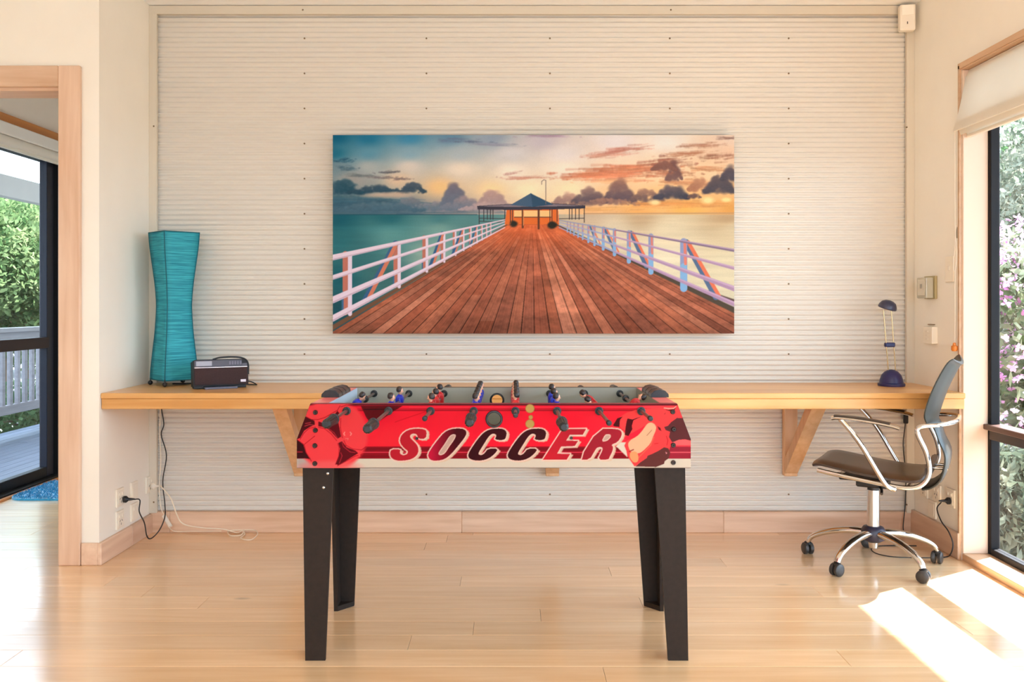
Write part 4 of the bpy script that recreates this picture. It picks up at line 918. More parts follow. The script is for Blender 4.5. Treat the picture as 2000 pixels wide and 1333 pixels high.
# seat: padded sheet following a side profile
def sheet(prof, width, thick, nw=9, dish=0.0, edge=0.006):
    """prof: list of (x, z, half width, dish); closed padded sheet around the profile"""
    b = BM(); P = smooth_path([Vector((p[0], 0, p[1])) for p in prof], 5)
    W = smooth_path([Vector((p[2], p[3] if len(p) > 3 else dish, 0)) for p in prof], 5)
    rings = []
    for i, p in enumerate(P):
        d = (P[min(i + 1, len(P) - 1)] - P[max(i - 1, 0)]).normalized(); nrm = Vector((-d.z, 0, d.x))
        hw, ds = W[i].x, W[i].y; ring = []
        for sgn, rng in ((1, range(nw)), (-1, range(nw - 1, -1, -1))):
            for j in rng:
                t = -1 + 2 * j / (nw - 1); tt = thick * (1 if abs(t) < 0.99 else 0.35)
                ring.append(p + Vector((0, t * hw, 0)) + nrm * (ds * t * t + sgn * tt / 2))
        rings.append(ring)
    loft(b, rings); return b
seat = [(-0.235, 0.470, 0.200), (-0.232, 0.440, 0.212), (-0.205, 0.415, 0.218), (-0.14, 0.408, 0.220), (0.0, 0.420, 0.222), (0.11, 0.436, 0.220), (0.185, 0.446, 0.214), (0.215, 0.440, 0.205)]
cpart('seat', sheet([(a, c, h, -0.004) for a, c, h in seat[::-1]], 0, 0.026), M_LEATH)
bk = [(-0.205, 0.366, 0.120, 0.0), (-0.240, 0.378, 0.128, 0.0), (-0.280, 0.42, 0.140, 0.002), (-0.298, 0.505, 0.138, 0.004), (-0.276, 0.575, 0.118, 0.008), (-0.232, 0.632, 0.112, 0.016), (-0.222, 0.652, 0.160, 0.026), (-0.228, 0.685, 0.198, 0.036), (-0.258, 0.78, 0.205, 0.036), (-0.300, 0.872, 0.204, 0.034), (-0.318, 0.892, 0.196, 0.030)]
cpart('backrest', sheet([(a + 0.0 - 0.030 * (z > 0.6), z, h, -dsh) for a, z, h, dsh in bk], 0, 0.014, 13), M_BACKL)
# chrome side tubes and the loop behind the back
for s in (1, -1):
    b = BM(); tube(b, [(0.195, s * 0.205, 0.425), (0.10, s * 0.212, 0.412), (-0.06, s * 0.212, 0.392), (-0.16, s * 0.212, 0.385), (-0.215, s * 0.214, 0.405), (-0.242, s * 0.216, 0.455), (-0.232, s * 0.216, 0.53), (-0.200, s * 0.216, 0.605), (-0.200, s * 0.216, 0.632), (-0.225, s * 0.214, 0.643), (-0.285, s * 0.190, 0.650), (-0.325, s * 0.12, 0.655), (-0.335, 0.0, 0.656)], 0.0098, 12, True, 6)
    cpart('side_tube', b, M_CHROME)
    b = BM(); tube(b, [(-0.115, s * 0.222, 0.375), (-0.085, s * 0.236, 0.392), (-0.045, s * 0.246, 0.455), (0.01, s * 0.250, 0.55), (0.055, s * 0.250, 0.61), (0.095, s * 0.248, 0.654)], 0.0105, 12, True, 6); arm = cpart('arm_support', b, M_CHROME)
    b = BM(); tube(b, [(0.128, s * 0.248, 0.656), (0.10, s * 0.248, 0.660), (0.0, s * 0.248, 0.654), (-0.10, s * 0.248, 0.640), (-0.135, s * 0.246, 0.631)], 0.023, 14, True, 5, None, 0.36, (0, 1, 0)); cpart('armrest', b, M_CHROME)
    b = BM(); tube(b, [(0.118, s * 0.248, 0.667), (0.10, s * 0.248, 0.668), (0.0, s * 0.248, 0.662), (-0.10, s * 0.248, 0.648)], 0.019, 12, True, 5, None, 0.30, (0, 1, 0)); cpart('arm_pad', b, M_LEATH)
b = BM(); tube(b, [(-0.16, 0.212, 0.385), (-0.16, 0, 0.380), (-0.16, -0.212, 0.385)], 0.009, 10, True, 4); tube(b, [(0.12, 0.212, 0.414), (0.12, 0, 0.392), (0.12, -0.212, 0.414)], 0.009, 10, True, 4); cpart('cross_tube', b, M_CHROME)
for s in (-1, 1):
    b = BM(); cyl(b, (-0.235, s * 0.05, 0.45), (-0.298, s * 0.05, 0.45), 0.006); cpart('back_stud', b, M_CHROME)

# ------------------------------------------------------------------ teal floor lamp shade standing on the desk
LP = thing('paper_lamp', 'tall turquoise paper column lamp with pinched waist on the desk', 'lamp', (at(340, 750, 4.33).x, 4.33, 0.746))
M_TEAL = None
def teal():
    m = bpy.data.materials.new('teal_paper'); m.use_nodes = True; nt = m.node_tree; N = nt.nodes.new; L = nt.links.new; p = nt.nodes['Principled BSDF']
    tc = N('ShaderNodeTexCoord'); mp = N('ShaderNodeMapping'); mp.inputs['Scale'].default_value = (5, 5, 170); L(tc.outputs['Object'], mp.inputs[0])
    n = N('ShaderNodeTexNoise'); n.inputs['Scale'].default_value = 1.6; n.inputs['Detail'].default_value = 5; n.inputs['Distortion'].default_value = 0.4; L(mp.outputs[0], n.inputs[0])
    cr = N('ShaderNodeValToRGB'); cr.color_ramp.elements[0].position = 0.36; cr.color_ramp.elements[1].position = 0.72
    cr.color_ramp.elements[0].color = (*s2l((0, 122, 140)), 1); cr.color_ramp.elements[1].color = (*s2l((60, 182, 196)), 1)
    L(n.outputs[0], cr.inputs[0]); L(cr.outputs[0], p.inputs['Base Color']); p.inputs['Roughness'].default_value = 0.7
    b_ = N('ShaderNodeBump'); b_.inputs['Strength'].default_value = 0.4; b_.inputs['Distance'].default_value = 0.002; L(n.outputs[0], b_.inputs['Height']); L(b_.outputs[0], p.inputs['Normal'])
    return m
M_TEAL = teal(); M_TEALR = mat('teal_rib', (0, 92, 104), 0.6)
th = math.radians(90)  # turned so that one corner faces the viewer left of centre
def sq(k, z): return [(0.1235 * k * math.cos(th + i * math.pi / 2 + math.pi), 0.1235 * k * math.sin(th + i * math.pi / 2 + math.pi), z) for i in range(4)]
lv = [(0.028, .93), (0.06, .925), (0.15, .85), (0.25, .755), (0.345, .70), (0.40, .695), (0.47, .735), (0.56, .83), (0.66, .945), (0.735, 1.0)]
P = smooth_path([Vector((k, 0, z)) for z, k in lv], 5)
faces = [[Vector(q) for q in sq(p.x, p.z)] for p in P]
for i in range(4):
    b = BM(); rows = []
    for r in faces:
        a, c = r[i], r[(i + 1) % 4]; rows.append([a.lerp(c, t) for t in (0.0, .25, .5, .75, 1.0)])
    loft(b, rows, False, False); o = obj('paper_panel', b, M_TEAL, LP, smooth='all', world=False); o.modifiers.new('t', 'SOLIDIFY').thickness = 0.0015
    b = BM(); tube(b, [r[i] for r in faces], 0.0022, 6, False); obj('rib_wire', b, M_TEALR, LP, smooth=True, world=False)
for z, k in ((0.735, 1.0), (0.028, .93)):
    b = BM(); q = sq(k, z); tube(b, q + q[:1], 0.0026, 6, False); obj('rim_wire', b, M_TEALR, LP, smooth=True, world=False)
for q in sq(.93, 0.0):
    f = thing('foot', None, None, (0, 0, 0)); f.parent = LP
    b = BM(); bmesh.ops.create_uvsphere(b, u_segments=14, v_segments=10, radius=0.0115, matrix=Matrix.Translation((q[0] * 1.0, q[1] * 1.0, 0.0115))); obj('foot_ball', b, M_BLACKP, f, smooth=True, world=False)
    b = BM(); cyl(b, (q[0], q[1], 0.02), (q[0], q[1], 0.034), 0.003, seg=8); obj('foot_wire', b, M_BLACKP, f, smooth=True, world=False)
b = BM(); tube(b, [(0, -0.02, 0.007), (0.05, 0.03, 0.004), (0.09, 0.09, 0.0035), (0.04, 0.125, 0.0035)], 0.003, 8); obj('cord', b, M_RUBBER, LP, smooth=True, world=False)

# ------------------------------------------------------------------ radio
rp = at(430, 752, 4.16)
RD = thing('table_radio', 'small dark brown portable radio with grey display strip beside turquoise lamp', 'radio', (rp.x, 4.16, 0.746), math.radians(27))
def rpart(name, q, m, bev=0.002, parent=RD): b = BM(); bx(b, *q, bev, 2); return obj(name, b, m, parent, world=False)
tilt = Matrix.Rotation(math.radians(-7), 4, 'X')
b = BM()
cr = 0.030; ol = [(-0.122, 0.012), (0.122, 0.012), (0.122, 0.132 - cr)] + [(0.122 - cr + cr * math.cos(t * math.pi / 2 / 5), 0.132 - cr + cr * math.sin(t * math.pi / 2 / 5)) for t in range(1, 6)] + [(-0.114, 0.132), (-0.122, 0.124)]
prism(b, ol, -0.035, 0.045, lambda u, v, w_: (u, w_, v)); bmesh.ops.transform(b, matrix=tilt, verts=b.verts); obj('body', b, mat('radio_case', (34, 28, 30), 0.5, spec=0.3), RD, world=False)
def rface(name, x0, x1, za, zb_, m, t=0.004, off=0.0):
    b = BM(); bx(b, x0, x1, -0.035 - t - off, -0.0352 - off, za, zb_, 0.001); bmesh.ops.transform(b, matrix=tilt, verts=b.verts); return obj(name, b, m, RD, world=False)
rface('speaker_grille', -0.117, 0.117, 0.016, 0.092, mat('radio_grille', (64, 48, 48), 0.8, spec=0.15, noise=0.08, nscale=160, bump=0.4))
rface('top_strip', -0.117, 0.094, 0.0975, 0.128, mat('radio_blue_grey', (72, 70, 82), 0.4))
rface('top_strip', 0.094, 0.117, 0.0975, 0.112, mat('radio_blue_grey', (72, 70, 82), 0.4))
rface('chrome_line', -0.118, 0.118, 0.0925, 0.097, mat('radio_silver', (214, 200, 200), 0.25, metal=0.7), 0.0055)
rface('display', -0.110, -0.040, 0.102, 0.124, mat('radio_display', (158, 158, 170), 0.25), 0.0012, 0.0042)
for k in range(5): rface('button', 0.036 + k * 0.012, 0.044 + k * 0.012, 0.106, 0.122, mat('radio_button', (110, 106, 122), 0.35), 0.001, 0.0042)
rface('maker_plate', 0.086, 0.110, 0.024, 0.036, mat('radio_plate', (226, 220, 232), 0.4), 0.001, 0.0042)
b = BM(); tube(b, [(-0.03, 0.0, 0.134), (0.0, 0.0, 0.142), (0.05, 0.0, 0.144), (0.095, 0.0, 0.140), (0.122, 0.0, 0.126), (0.130, 0.0, 0.10), (0.129, 0.0, 0.06)], 0.004, 10, True, 6, None, 2.0, (1, 0, 0)); bmesh.ops.transform(b, matrix=tilt, verts=b.verts); obj('carry_handle', b, M_BLACKP, RD, smooth=True, world=False)
rpart('stand', (-0.075, 0.07, -0.055, 0.03, 0.0, 0.010), mat('radio_stand', (96, 104, 124), 0.3), 0.003); rpart('rear_foot', (-0.118, 0.118, 0.0, 0.045, 0.0, 0.020), M_BLACKP, 0.002)
b = BM(); tube(b, [(0.105, 0.03, 0.028), (0.145, 0.04, 0.022), (0.175, 0.05, 0.006), (0.168, 0.075, 0.0035), (0.10, 0.13, 0.0035)], 0.0028, 8); obj('cord', b, M_RUBBER, RD, smooth=True, world=False)

# ------------------------------------------------------------------ blue desk lamp
dl = at(1741, 750, 4.27)
DL = thing('desk_lamp', 'small navy blue halogen desk lamp with twin rods on the desk', 'lamp', (dl.x, 4.27, 0.746))
M_NAVY = mat('navy_plastic', (34, 30, 84), 0.38)
b = BM(); lathe(b, [(0.0, 0.0), (0.060, 0.0), (0.062, 0.006), (0.061, 0.013), (0.054, 0.016), (0.052, 0.030), (0.045, 0.052), (0.031, 0.068), (0.014, 0.077), (0.0, 0.079)], seg=32); obj('base', b, M_NAVY, DL, smooth=True, world=False)
rods = [((-0.014, 0.0, 0.070), (-0.038, 0.0, 0.362)), ((0.026, 0.012, 0.062), (0.004, 0.012, 0.372))]
for p0, p1 in rods: b = BM(); cyl(b, p0, p1, 0.0028, seg=10); obj('rod', b, mat('lamp_rod', (206, 182, 140), 0.2, metal=1.0), DL, smooth=True, world=False)
b = BM(); box(b, (-0.006, 0.006, 0.196), (0.048, 0.022, 0.022), 0.004); obj('collar', b, M_NAVY, DL, world=False)
hd = Vector((-0.018, 0.004, 0.372))
b = BM(); lathe(b, [(0.040, -0.004), (0.043, 0.000), (0.041, 0.012), (0.032, 0.028), (0.018, 0.036), (0.0, 0.039)], (0, 0, 0), (0, 0, 1), 28)
bmesh.ops.transform(b, matrix=Matrix.Translation(hd) @ Matrix.Rotation(math.radians(14), 4, 'Y') @ Matrix.Rotation(math.radians(12), 4, 'X'), verts=b.verts); hdo = obj('head', b, mat('lamp_head_grey', (56, 54, 74), 0.4), DL, smooth=True, world=False)
b = BM(); lathe(b, [(0.0, -0.010), (0.014, -0.008), (0.038, -0.0045), (0.040, -0.003), (0.0, -0.002)], (0, 0, 0), (0, 0, 1), 28)
bmesh.ops.transform(b, matrix=Matrix.Translation(hd) @ Matrix.Rotation(math.radians(14), 4, 'Y') @ Matrix.Rotation(math.radians(12), 4, 'X'), verts=b.verts); obj('reflector', b, mat('lamp_reflector', (220, 206, 180), 0.25, metal=0.8), hdo, smooth=True, world=False)

# ------------------------------------------------------------------ roman blind over the window
e = thing('roman_blind', 'cream fabric roman blind drawn up over the tall window', 'blind', (2.0, 1.4, 1.87))
pr = [(2.040, 2.172), (2.022, 2.172), (2.006, 2.140), (1.990, 2.06), (1.968, 1.96), (1.950, 1.905), (1.949, 1.899), (1.953, 1.897), (1.962, 1.915), (1.972, 1.945), (1.978, 1.90), (1.984, 1.884), (1.989, 1.886), (1.994, 1.93), (2.002, 1.94), (2.010, 1.89), (2.022, 1.874), (2.028, 1.877), (2.034, 1.93), (2.040, 2.06)]
b = BM(); prism(b, pr, -1.15, 3.962, lambda u, v, w_: (u, w_, v)); obj('fabric', b, leafmat('blind_cream', (240, 234, 224), (244, 238, 228), 0.5, 3), e, smooth=True)
part('head_batten', (2.02, 2.06, -1.16, 3.966, 2.140, 2.174), M_WHITEP, e)
part('bottom_batten', (2.008, 2.026, -1.14, 3.958, 1.872, 1.886), M_WHITEP, e)
e = thing('blind_cord', 'thin blind cord with orange wooden acorn hanging by the window', 'cord', (1.975, 3.99, 0.94))
b = BM(); tube(b, [(1.976, 3.998, 1.93), (1.977, 3.998, 1.6), (1.977, 3.998, 1.2), (1.976, 3.998, 0.965)], 0.0016, 6); obj('cord', b, M_WHITEP, e, smooth=True)
b = BM(); tube(b, [(1.983, 3.994, 1.49), (1.975, 3.99, 1.45), (1.980, 3.988, 1.36), (1.976, 3.992, 1.292), (1.972, 3.996, 1.285), (1.970, 3.999, 1.32), (1.978, 4.0, 1.40), (1.980, 3.998, 1.49)], 0.0016, 6); obj('cord_loop', b, M_WHITEP, e, smooth=True)
b = BM(); box(b, (1.988, 3.996, 1.455), (0.014, 0.012, 0.05), 0.003); obj('cleat', b, mat('grey_cleat', (150, 140, 124), 0.4), e)
b = BM(); lathe(b, [(0.002, 0.034), (0.006, 0.032), (0.0075, 0.022), (0.0135, 0.018), (0.0135, 0.002), (0.010, -0.004), (0.0, -0.005)], (1.974, 3.998, 0.93), (0, 0, 1), 16); obj('acorn', b, mat('orange_acorn', (206, 118, 40), 0.4, noise=0.1), e, smooth=True)

# ------------------------------------------------------------------ wall fittings (built facing -y, turned onto their wall)
def wall_thing(name, label, cat, side, px, py, group=None):
    X = XL if side == 'l' else XR
    d = X * FOC / (px - 1000); z = CAM_H - (py - 597) * d / FOC
    return thing(name, label, cat, (X, d, z), math.pi / 2 if side == 'l' else -math.pi / 2, group)
def lp(name, c, s, m, parent, bev=0.002):
    b = BM(); box(b, c, s, bev, None, 2); return obj(name, b, m, parent, world=False)
M_PLATE = mat('socket_white', (242, 232, 214), 0.35); M_SLOT = mat('socket_slot', (60, 48, 44), 0.6)
def socket(side, px, py, label, slots=True, rocker=True, w_=0.116, h_=0.074, vert=True):
    t = wall_thing('wall_socket', label, 'socket', side, px, py, 'wall sockets')
    W_, H_ = (0.074, 0.082) if vert else (w_, h_)
    lp('plate', (0, -0.0045, 0), (W_, 0.0088, H_), M_PLATE, t)
    lp('raised_panel', (0, -0.0100, 0), (W_ * 0.72, 0.002, H_ * 0.72), M_PLATE, t, 0.0008)
    if rocker:
        for s in (-1, 1): lp('rocker', (s * 0.014, -0.0120, 0.016), (0.009, 0.003, 0.013), M_PLATE, t, 0.001)
    if slots:
        for x, z, a in ((-0.010, -0.005, 30), (0.010, -0.005, -30), (0, -0.020, 0)):
            b = BM(); box(b, (x, -0.0112, z), (0.0024, 0.0014, 0.010), 0, Matrix.Rotation(math.radians(a), 4, 'Y')); obj('slot', b, M_SLOT, t, world=False)
    return t
socket('l', 232, 972, 'white wall socket holding the black plug by the doorway')
socket('l', 232, 1015, 'white double-switch socket lowest on the wall by the doorway')
socket('l', 260, 958, 'blank white wall plate between the two plugged sockets', False, False)
socket('l', 260, 1000, 'white wall plate under the blank plate by the doorway', False, True)
socket('l', 289, 947, 'white wall socket holding the white plug near the corrugated corner')
socket('r', 1832, 964, 'white wall socket behind the chair with empty slots')
socket('r', 1859, 973, 'white wall socket behind the chair holding black plug')
socket('r', 1807, 955, 'white wall plate nearest the corner behind the chair', True, False)
socket('r', 1823, 995, 'white wall plate under the empty socket behind the chair', False, False)
t = wall_thing('control_box', 'khaki wall control unit with clear grey cover beside window', 'control box', 'r', 1819, 562)
lp('back_plate', (0.006, -0.006, 0.0), (0.110, 0.012, 0.108), mat('khaki_plastic', (172, 156, 112), 0.45), t)
lp('cover', (0.0, -0.030, -0.002), (0.098, 0.036, 0.098), mat('grey_cover', (186, 180, 160), 0.2), t, 0.004)
lp('face_plate', (0.0, -0.0490, 0.0), (0.070, 0.0025, 0.075), mat('cover_face', (214, 206, 186), 0.3), t, 0.001)
lp('dial', (0.004, -0.0515, 0.006), (0.018, 0.004, 0.022), mat('cover_dial', (160, 152, 136), 0.35), t, 0.002)
t = wall_thing('light_switch', 'tall white light switch plate beside the blind cord', 'switch', 'r', 1856.5, 526)
lp('plate', (0, -0.0035, 0), (0.074, 0.007, 0.116), M_PLATE, t)
lp('rocker', (0, -0.0085, 0.004), (0.012, 0.004, 0.020), M_WHITEP, t, 0.0015)
lp('raised_panel', (0, -0.0075, 0), (0.044, 0.0012, 0.07), M_PLATE, t, 0.0005)
t = wall_thing('thermostat', 'small square white wall control below the khaki unit', 'thermostat', 'r', 1823, 655)
lp('case', (0, -0.014, 0), (0.092, 0.028, 0.080), M_PLATE, t, 0.003)
for z in (-0.018, 0.0, 0.018): lp('button', (-0.01, -0.029, z), (0.03, 0.003, 0.008), M_WHITEP, t, 0.001)
lp('wall_bracket', (-0.012, -0.004, 0.050), (0.06, 0.008, 0.004), mat('bracket_brown', (150, 120, 86), 0.5), t, 0.0005)
# alarm sensor in the top corner
p = at(1771, 36, 4.40)
t = thing('alarm_sensor', 'white motion sensor box in the upper corner over corrugated wall', 'sensor', (p.x, 4.40, p.z), math.radians(-10))
lp('case', (0, 0, 0), (0.074, 0.045, 0.128), M_WHITEP, t, 0.008)
lp('lens', (0.0, -0.0235, 0.034), (0.056, 0.004, 0.05), mat('sensor_lens', (250, 242, 228), 0.25), t, 0.0015)
lp('slot', (-0.002, -0.0230, -0.028), (0.004, 0.002, 0.012), M_SLOT, t, 0.0003)
lp('wall_mount', (0.012, 0.030, 0.05), (0.03, 0.022, 0.03), M_WHITEP, t, 0.003)

# ------------------------------------------------------------------ cables
def cable(name, label, pts, m, r=0.0028):
    e = thing(name, label, 'cable', pts[-1])
    b = BM(); tube(b, pts, r, 8, True, 6); obj('cord', b, m, e, smooth=True); return e
def plug(e, p, n, m, L=0.034):
    p = Vector(p); n = Vector(n)
    b = BM(); lathe(b, [(0.0, 0.0), (0.0155, 0.0), (0.016, 0.010), (0.011, 0.016), (0.007, 0.020), (0.0055, L), (0.003, L + 0.014)], p, n, 16); obj('plug', b, m, e, smooth=True)
yA = 1.8 * FOC / (1000 - 236); zA = CAM_H - (976 - 597) * yA / FOC
K1 = cable('black_cable', 'black power cable looping from left socket up behind the desk', [(XL + 0.058, yA, zA), (XL + 0.075, yA + 0.03, zA - 0.01), at(272, 1000, 4.14), at(282, 1022, 4.12), at(287, 1048, 4.02), at(296, 1052, 4.05), at(312, 1035, 4.22), at(322, 1010, 4.38), at(322, 985, 4.42), at(318, 940, 4.432), at(325, 890, 4.432), at(315, 850, 4.432), at(320, 830, 4.432), at(316, 802, 4.432), at(316, 790, 4.415)], M_RUBBER)
plug(K1, (XL + 0.0145, yA, zA), (1, 0.12, 0), M_BLACKP)
yC = 1.8 * FOC / (1000 - 291); zC_ = CAM_H - (950 - 597) * yC / FOC
M_WCAB = mat('white_cable', (240, 224, 200), 0.45)
K2 = cable('white_cable', 'white power cable trailing in loops across the floor from socket', [(XL + 0.058, yC, zC_), at(316, 952, 4.40), at(334, 975, 4.36), at(345, 1005, 4.33), at(358, 1024, 4.30), at(395, 1031.5, 4.40), at(435, 1034, 4.43), at(462, 1041, 4.43), at(476, 1036, 4.442), at(470, 1046, 4.36), at(450, 1046.5, 4.36), at(446, 1038, 4.44), at(470, 1036, 4.445), at(497, 1036.5, 4.44), at(503, 1044, 4.38), at(490, 1055, 4.28), at(470, 1052, 4.30), at(478, 1044, 4.38), at(474, 1037, 4.44)], M_WCAB)
plug(K2, (XL + 0.0145, yC, zC_), (1, 0.0, 0), M_WHITEP)
K3 = cable('lamp_cable', 'thin white lead with inline switch dropping down the corner', [at(313, 800, 4.432), at(312, 850, 4.432), at(314, 900, 4.432), at(311, 950, 4.432), at(314, 990, 4.42), at(322, 1010, 4.40), at(330, 1030, 4.36), at(342, 1038.5, 4.44), at(380, 1038.5, 4.44), at(432, 1038, 4.44)], M_WCAB, 0.0022)
a_, c_ = at(320, 1008, 4.40), at(333, 1029, 4.37)
b = BM(); tube(b, [a_, c_], 0.011, 10, False, 1, None, 0.7); obj('inline_switch', b, M_WHITEP, K3, smooth=True)
yE = 1.995 * FOC / (1861 - 1000); zE = CAM_H - (979 - 597) * yE / FOC
K4 = cable('chair_side_cable', 'black cable curving from right socket to floor under the chair', [(XR - 0.058, yE, zE), at(1838, 982, 4.10), at(1830, 994, 4.10), at(1838, 1018, 4.06), at(1852, 1038, 4.015), at(1861, 1062, 3.985), at(1857, 1082, 3.985), at(1845, 1089, 4.005), at(1800, 1090.5, 4.005), at(1745, 1088.5, 4.02), at(1712, 1082, 4.075), at(1702, 1073, 4.155), at(1715, 1067.5, 4.20), at(1750, 1066, 4.21), at(1790, 1067, 4.20)], M_RUBBER)
plug(K4, (XR - 0.0145, yE, zE), (-1, 0.05, 0), M_BLACKP)
K5 = cable('desk_lamp_cable', 'black desk lamp lead hanging behind the chair with inline switch', [at(1768, 802, 4.43), at(1768, 830, 4.43), at(1764, 870, 4.432), at(1769, 930, 4.432), at(1768, 985, 4.432), at(1764, 1030, 4.425), at(1768, 1043, 4.425)], M_RUBBER, 0.0026)
b = BM(); box(b, at(1769, 817, 4.43), (0.022, 0.018, 0.055), 0.004); obj('inline_switch', b, M_BLACKP, K5)

# blue bath-style mat inside the sliding door
MT = thing('door_mat', 'fluffy bright blue mat on the floor by the sliding door', 'mat', (-2.62, 5.46, 0))
b = BM(); rr = 0.09; ol = []
for cx, cy, a in ((-2.30, 5.66, 0), (-2.84, 5.66, 90), (-2.84, 5.27, 180), (-2.30, 5.27, 270)):
    ol += [(cx + rr * math.cos(math.radians(a + k * 15)), cy + rr * math.sin(math.radians(a + k * 15))) for k in range(7)]
M_MAT = mat('blue_pile', (28, 134, 176), 0.9, noise=0.25, nscale=60, sheen=0.5)
prism(b, ol, 0.0005, 0.012, lambda u, v, w_: (u, v, w_)); obj('backing', b, M_MAT, MT)
b = BM()
for k in range(5200):
    x, y = RNG.uniform(-2.93, -2.21), RNG.uniform(5.18, 5.75)
    dx, dy = max(0, abs(x + 2.57) - 0.27), max(0, abs(y - 5.465) - 0.195)
    if math.hypot(dx, dy) > rr: continue
    a = RNG.uniform(0, 6.28); l = RNG.uniform(.008, .014); lx, ly = RNG.uniform(-.009, .009), RNG.uniform(-.009, .009)
    v = [b.verts.new((x + math.cos(a) * .004, y + math.sin(a) * .004, .011)), b.verts.new((x - math.cos(a) * .004, y - math.sin(a) * .004, .011)), b.verts.new((x + lx, y + ly, .011 + l))]
    b.faces.new(v)
obj('pile', b, M_MAT, MT, kind='stuff', recalc=False)

# ------------------------------------------------------------------ outside: deck, railing, garden
b = BM(); bx(b, -60, 60, -40, 80, -0.85, -0.60)
tag(obj('ground', b, mat('garden_ground', (96, 98, 95), 0.9, noise=0.35, nscale=1.5)), 'leafy garden ground outside both glass walls', 'ground', kind='structure')
DK_ = thing('deck', 'grey weathered timber deck outside the sliding glass door', 'deck', (-3.9, 8, -0.1), kind='structure')
M_DECK = wood('weathered_deck', (104, 112, 132), (80, 88, 108), 1, 1.0, rough=0.5, rand=0.1, knots=False)
x = -3.16
k = 0
while x > -4.78:
    for y0_, y1_ in ((3.2, 7.9 + (k % 3) * 0.9), (7.905 + (k % 3) * 0.9, 13.5)):
        b = BM(); bx(b, x - 0.088, x, y0_, y1_, -0.105, -0.08, 0.003); obj('board', b, M_DECK, DK_)
    x -= 0.093; k += 1
for yy in (4, 7, 10, 13): part('joist', (-4.75, -3.2, yy, yy + 0.05, -0.25, -0.106), M_DECK, DK_)
for yy in (4, 10, 13): part('stump', (-4.7, -4.6, yy, yy + 0.1, -0.60, -0.25), M_DECK, DK_)
RL = thing('deck_railing', 'pale timber balustrade along the edge of the deck', 'railing', (-4.62, 8.5, -0.08))
M_RAIL = wood('rail_timber', (150, 144, 150), (122, 116, 122), 1, 1.0, rough=0.5, rand=0.08, knots=False)
part('handrail', (-4.68, -4.54, 3.4, 13.2, 0.885, 0.925), M_RAIL, RL); part('top_rail', (-4.645, -4.60, 3.4, 13.2, 0.80, 0.8845), M_RAIL, RL); part('bottom_rail', (-4.645, -4.60, 3.4, 13.2, 0.13, 0.215), M_RAIL, RL)
b = BM(); bx(b, -0.019, 0.019, -0.021, 0.021, 0.0, 0.60, 0.003)
bal0 = obj('baluster', b, M_RAIL, RL, world=False)
y = 3.5; first = True
while y < 13.1:
    o = bal0 if first else dup(bal0, RL); first = False
    o.location = Vector((-4.6225, y, 0.2075)) - Vector(RL.location); y += 0.125
for yy in (3.4, 6.6, 9.8, 13.0): part('post', (-4.60, -4.51, yy, yy + 0.09, -0.0795, 0.884), M_RAIL, RL)
VB = thing('verandah_beam', 'long white painted verandah beam over the deck railing', 'beam', (-4.6, 8.5, 2.1), kind='structure')
part('beam', (-4.66, -4.56, 3.0, 13.4, 2.115, 2.31), mat('white_paint', (190, 184, 182), 0.5, noise=0.03), VB)
for yy in (3.1, 13.2): part('verandah_post', (-4.66, -4.57, yy, yy + 0.09, -0.0795, 2.115), mat('white_paint'), VB)

slab('sun_block_wall', [(-3.14, -3.0, 6.76, 14.0, -0.6, 2.72)], M_PLASTER, 'unseen wall added along the deck to keep the sun off it')  # added out of view to block the sun from the deck
VR = thing('deck_shade_roof', 'unseen flat roof added to shade the deck outside the sliding door', 'roof', (-3.7, 8, 2.7), kind='structure')  # added above the view so the deck lies in shade
part('roof_sheet', (-4.40, -3.0, 2.6, 13.6, 2.72, 2.76), M_TRIMST, VR); part('fascia', (-4.425, -4.40, 2.6, 13.6, 2.70, 2.82), M_WHITEP, VR)

def leaf_cloud(blobs, n, size, rng):
    b = BM()
    tot = sum(r[3] * r[4] * r[5] for r in blobs)
    for (cx, cy, cz, rx, ry, rz) in blobs:
        for _ in range(int(n * rx * ry * rz / tot)):
            while True:
                u = Vector((rng.uniform(-1, 1), rng.uniform(-1, 1), rng.uniform(-1, 1)))
                if 0.35 < u.length < 1: break
            p = Vector((cx + u.x * rx, cy + u.y * ry, cz + u.z * rz)); s = size * rng.uniform(.6, 1.4)
            a = Vector((rng.gauss(0, 1), rng.gauss(0, 1), rng.gauss(0, 1))).normalized(); c = a.cross(Vector((rng.gauss(0, 1), rng.gauss(0, 1), rng.gauss(0, 1)))).normalized()
            v = [b.verts.new(p + a * s), b.verts.new(p + c * s * .45), b.verts.new(p - a * s), b.verts.new(p - c * s * .45)]
            b.faces.new(v)
    return b
def tree(name, label, base, h, blobs, n, size, lm, seed, group=None, cat='tree', limbs=6):
    rng = random.Random(seed); e = thing(name, label, cat, base, 0, group)
    bs = [(base[0] + a, base[1] + c, base[2] + d, rx, ry, rz) for a, c, d, rx, ry, rz in blobs]
    obj('foliage', leaf_cloud(bs, n, size, rng), lm, e, kind='stuff', recalc=False)
    b = BM(); B0 = Vector(base); r0 = 0.02 + h * 0.018
    tube(b, [B0, B0 + Vector((.05, .03, h * .3)), B0 + Vector((-.03, .05, h * .62))], r0, 8, True, 5, r0 * .55)
    obj('trunk', b, mat('bark', (120, 98, 78), 0.9, noise=0.2, nscale=14), e, smooth=True)
    for k in range(limbs):
        t = bs[rng.randrange(len(bs))]; b = BM(); s = B0 + Vector((0, 0.03, h * rng.uniform(.25, .55)))
        tube(b, [s, s.lerp(Vector(t[:3]), .5) + Vector((0, 0, .1 * h)), Vector(t[:3]) + Vector((0, 0, t[5] * .4))], r0 * .4, 6, True, 4, r0 * .1); obj('branch', b, mat('bark'), e, smooth=True)
    return e
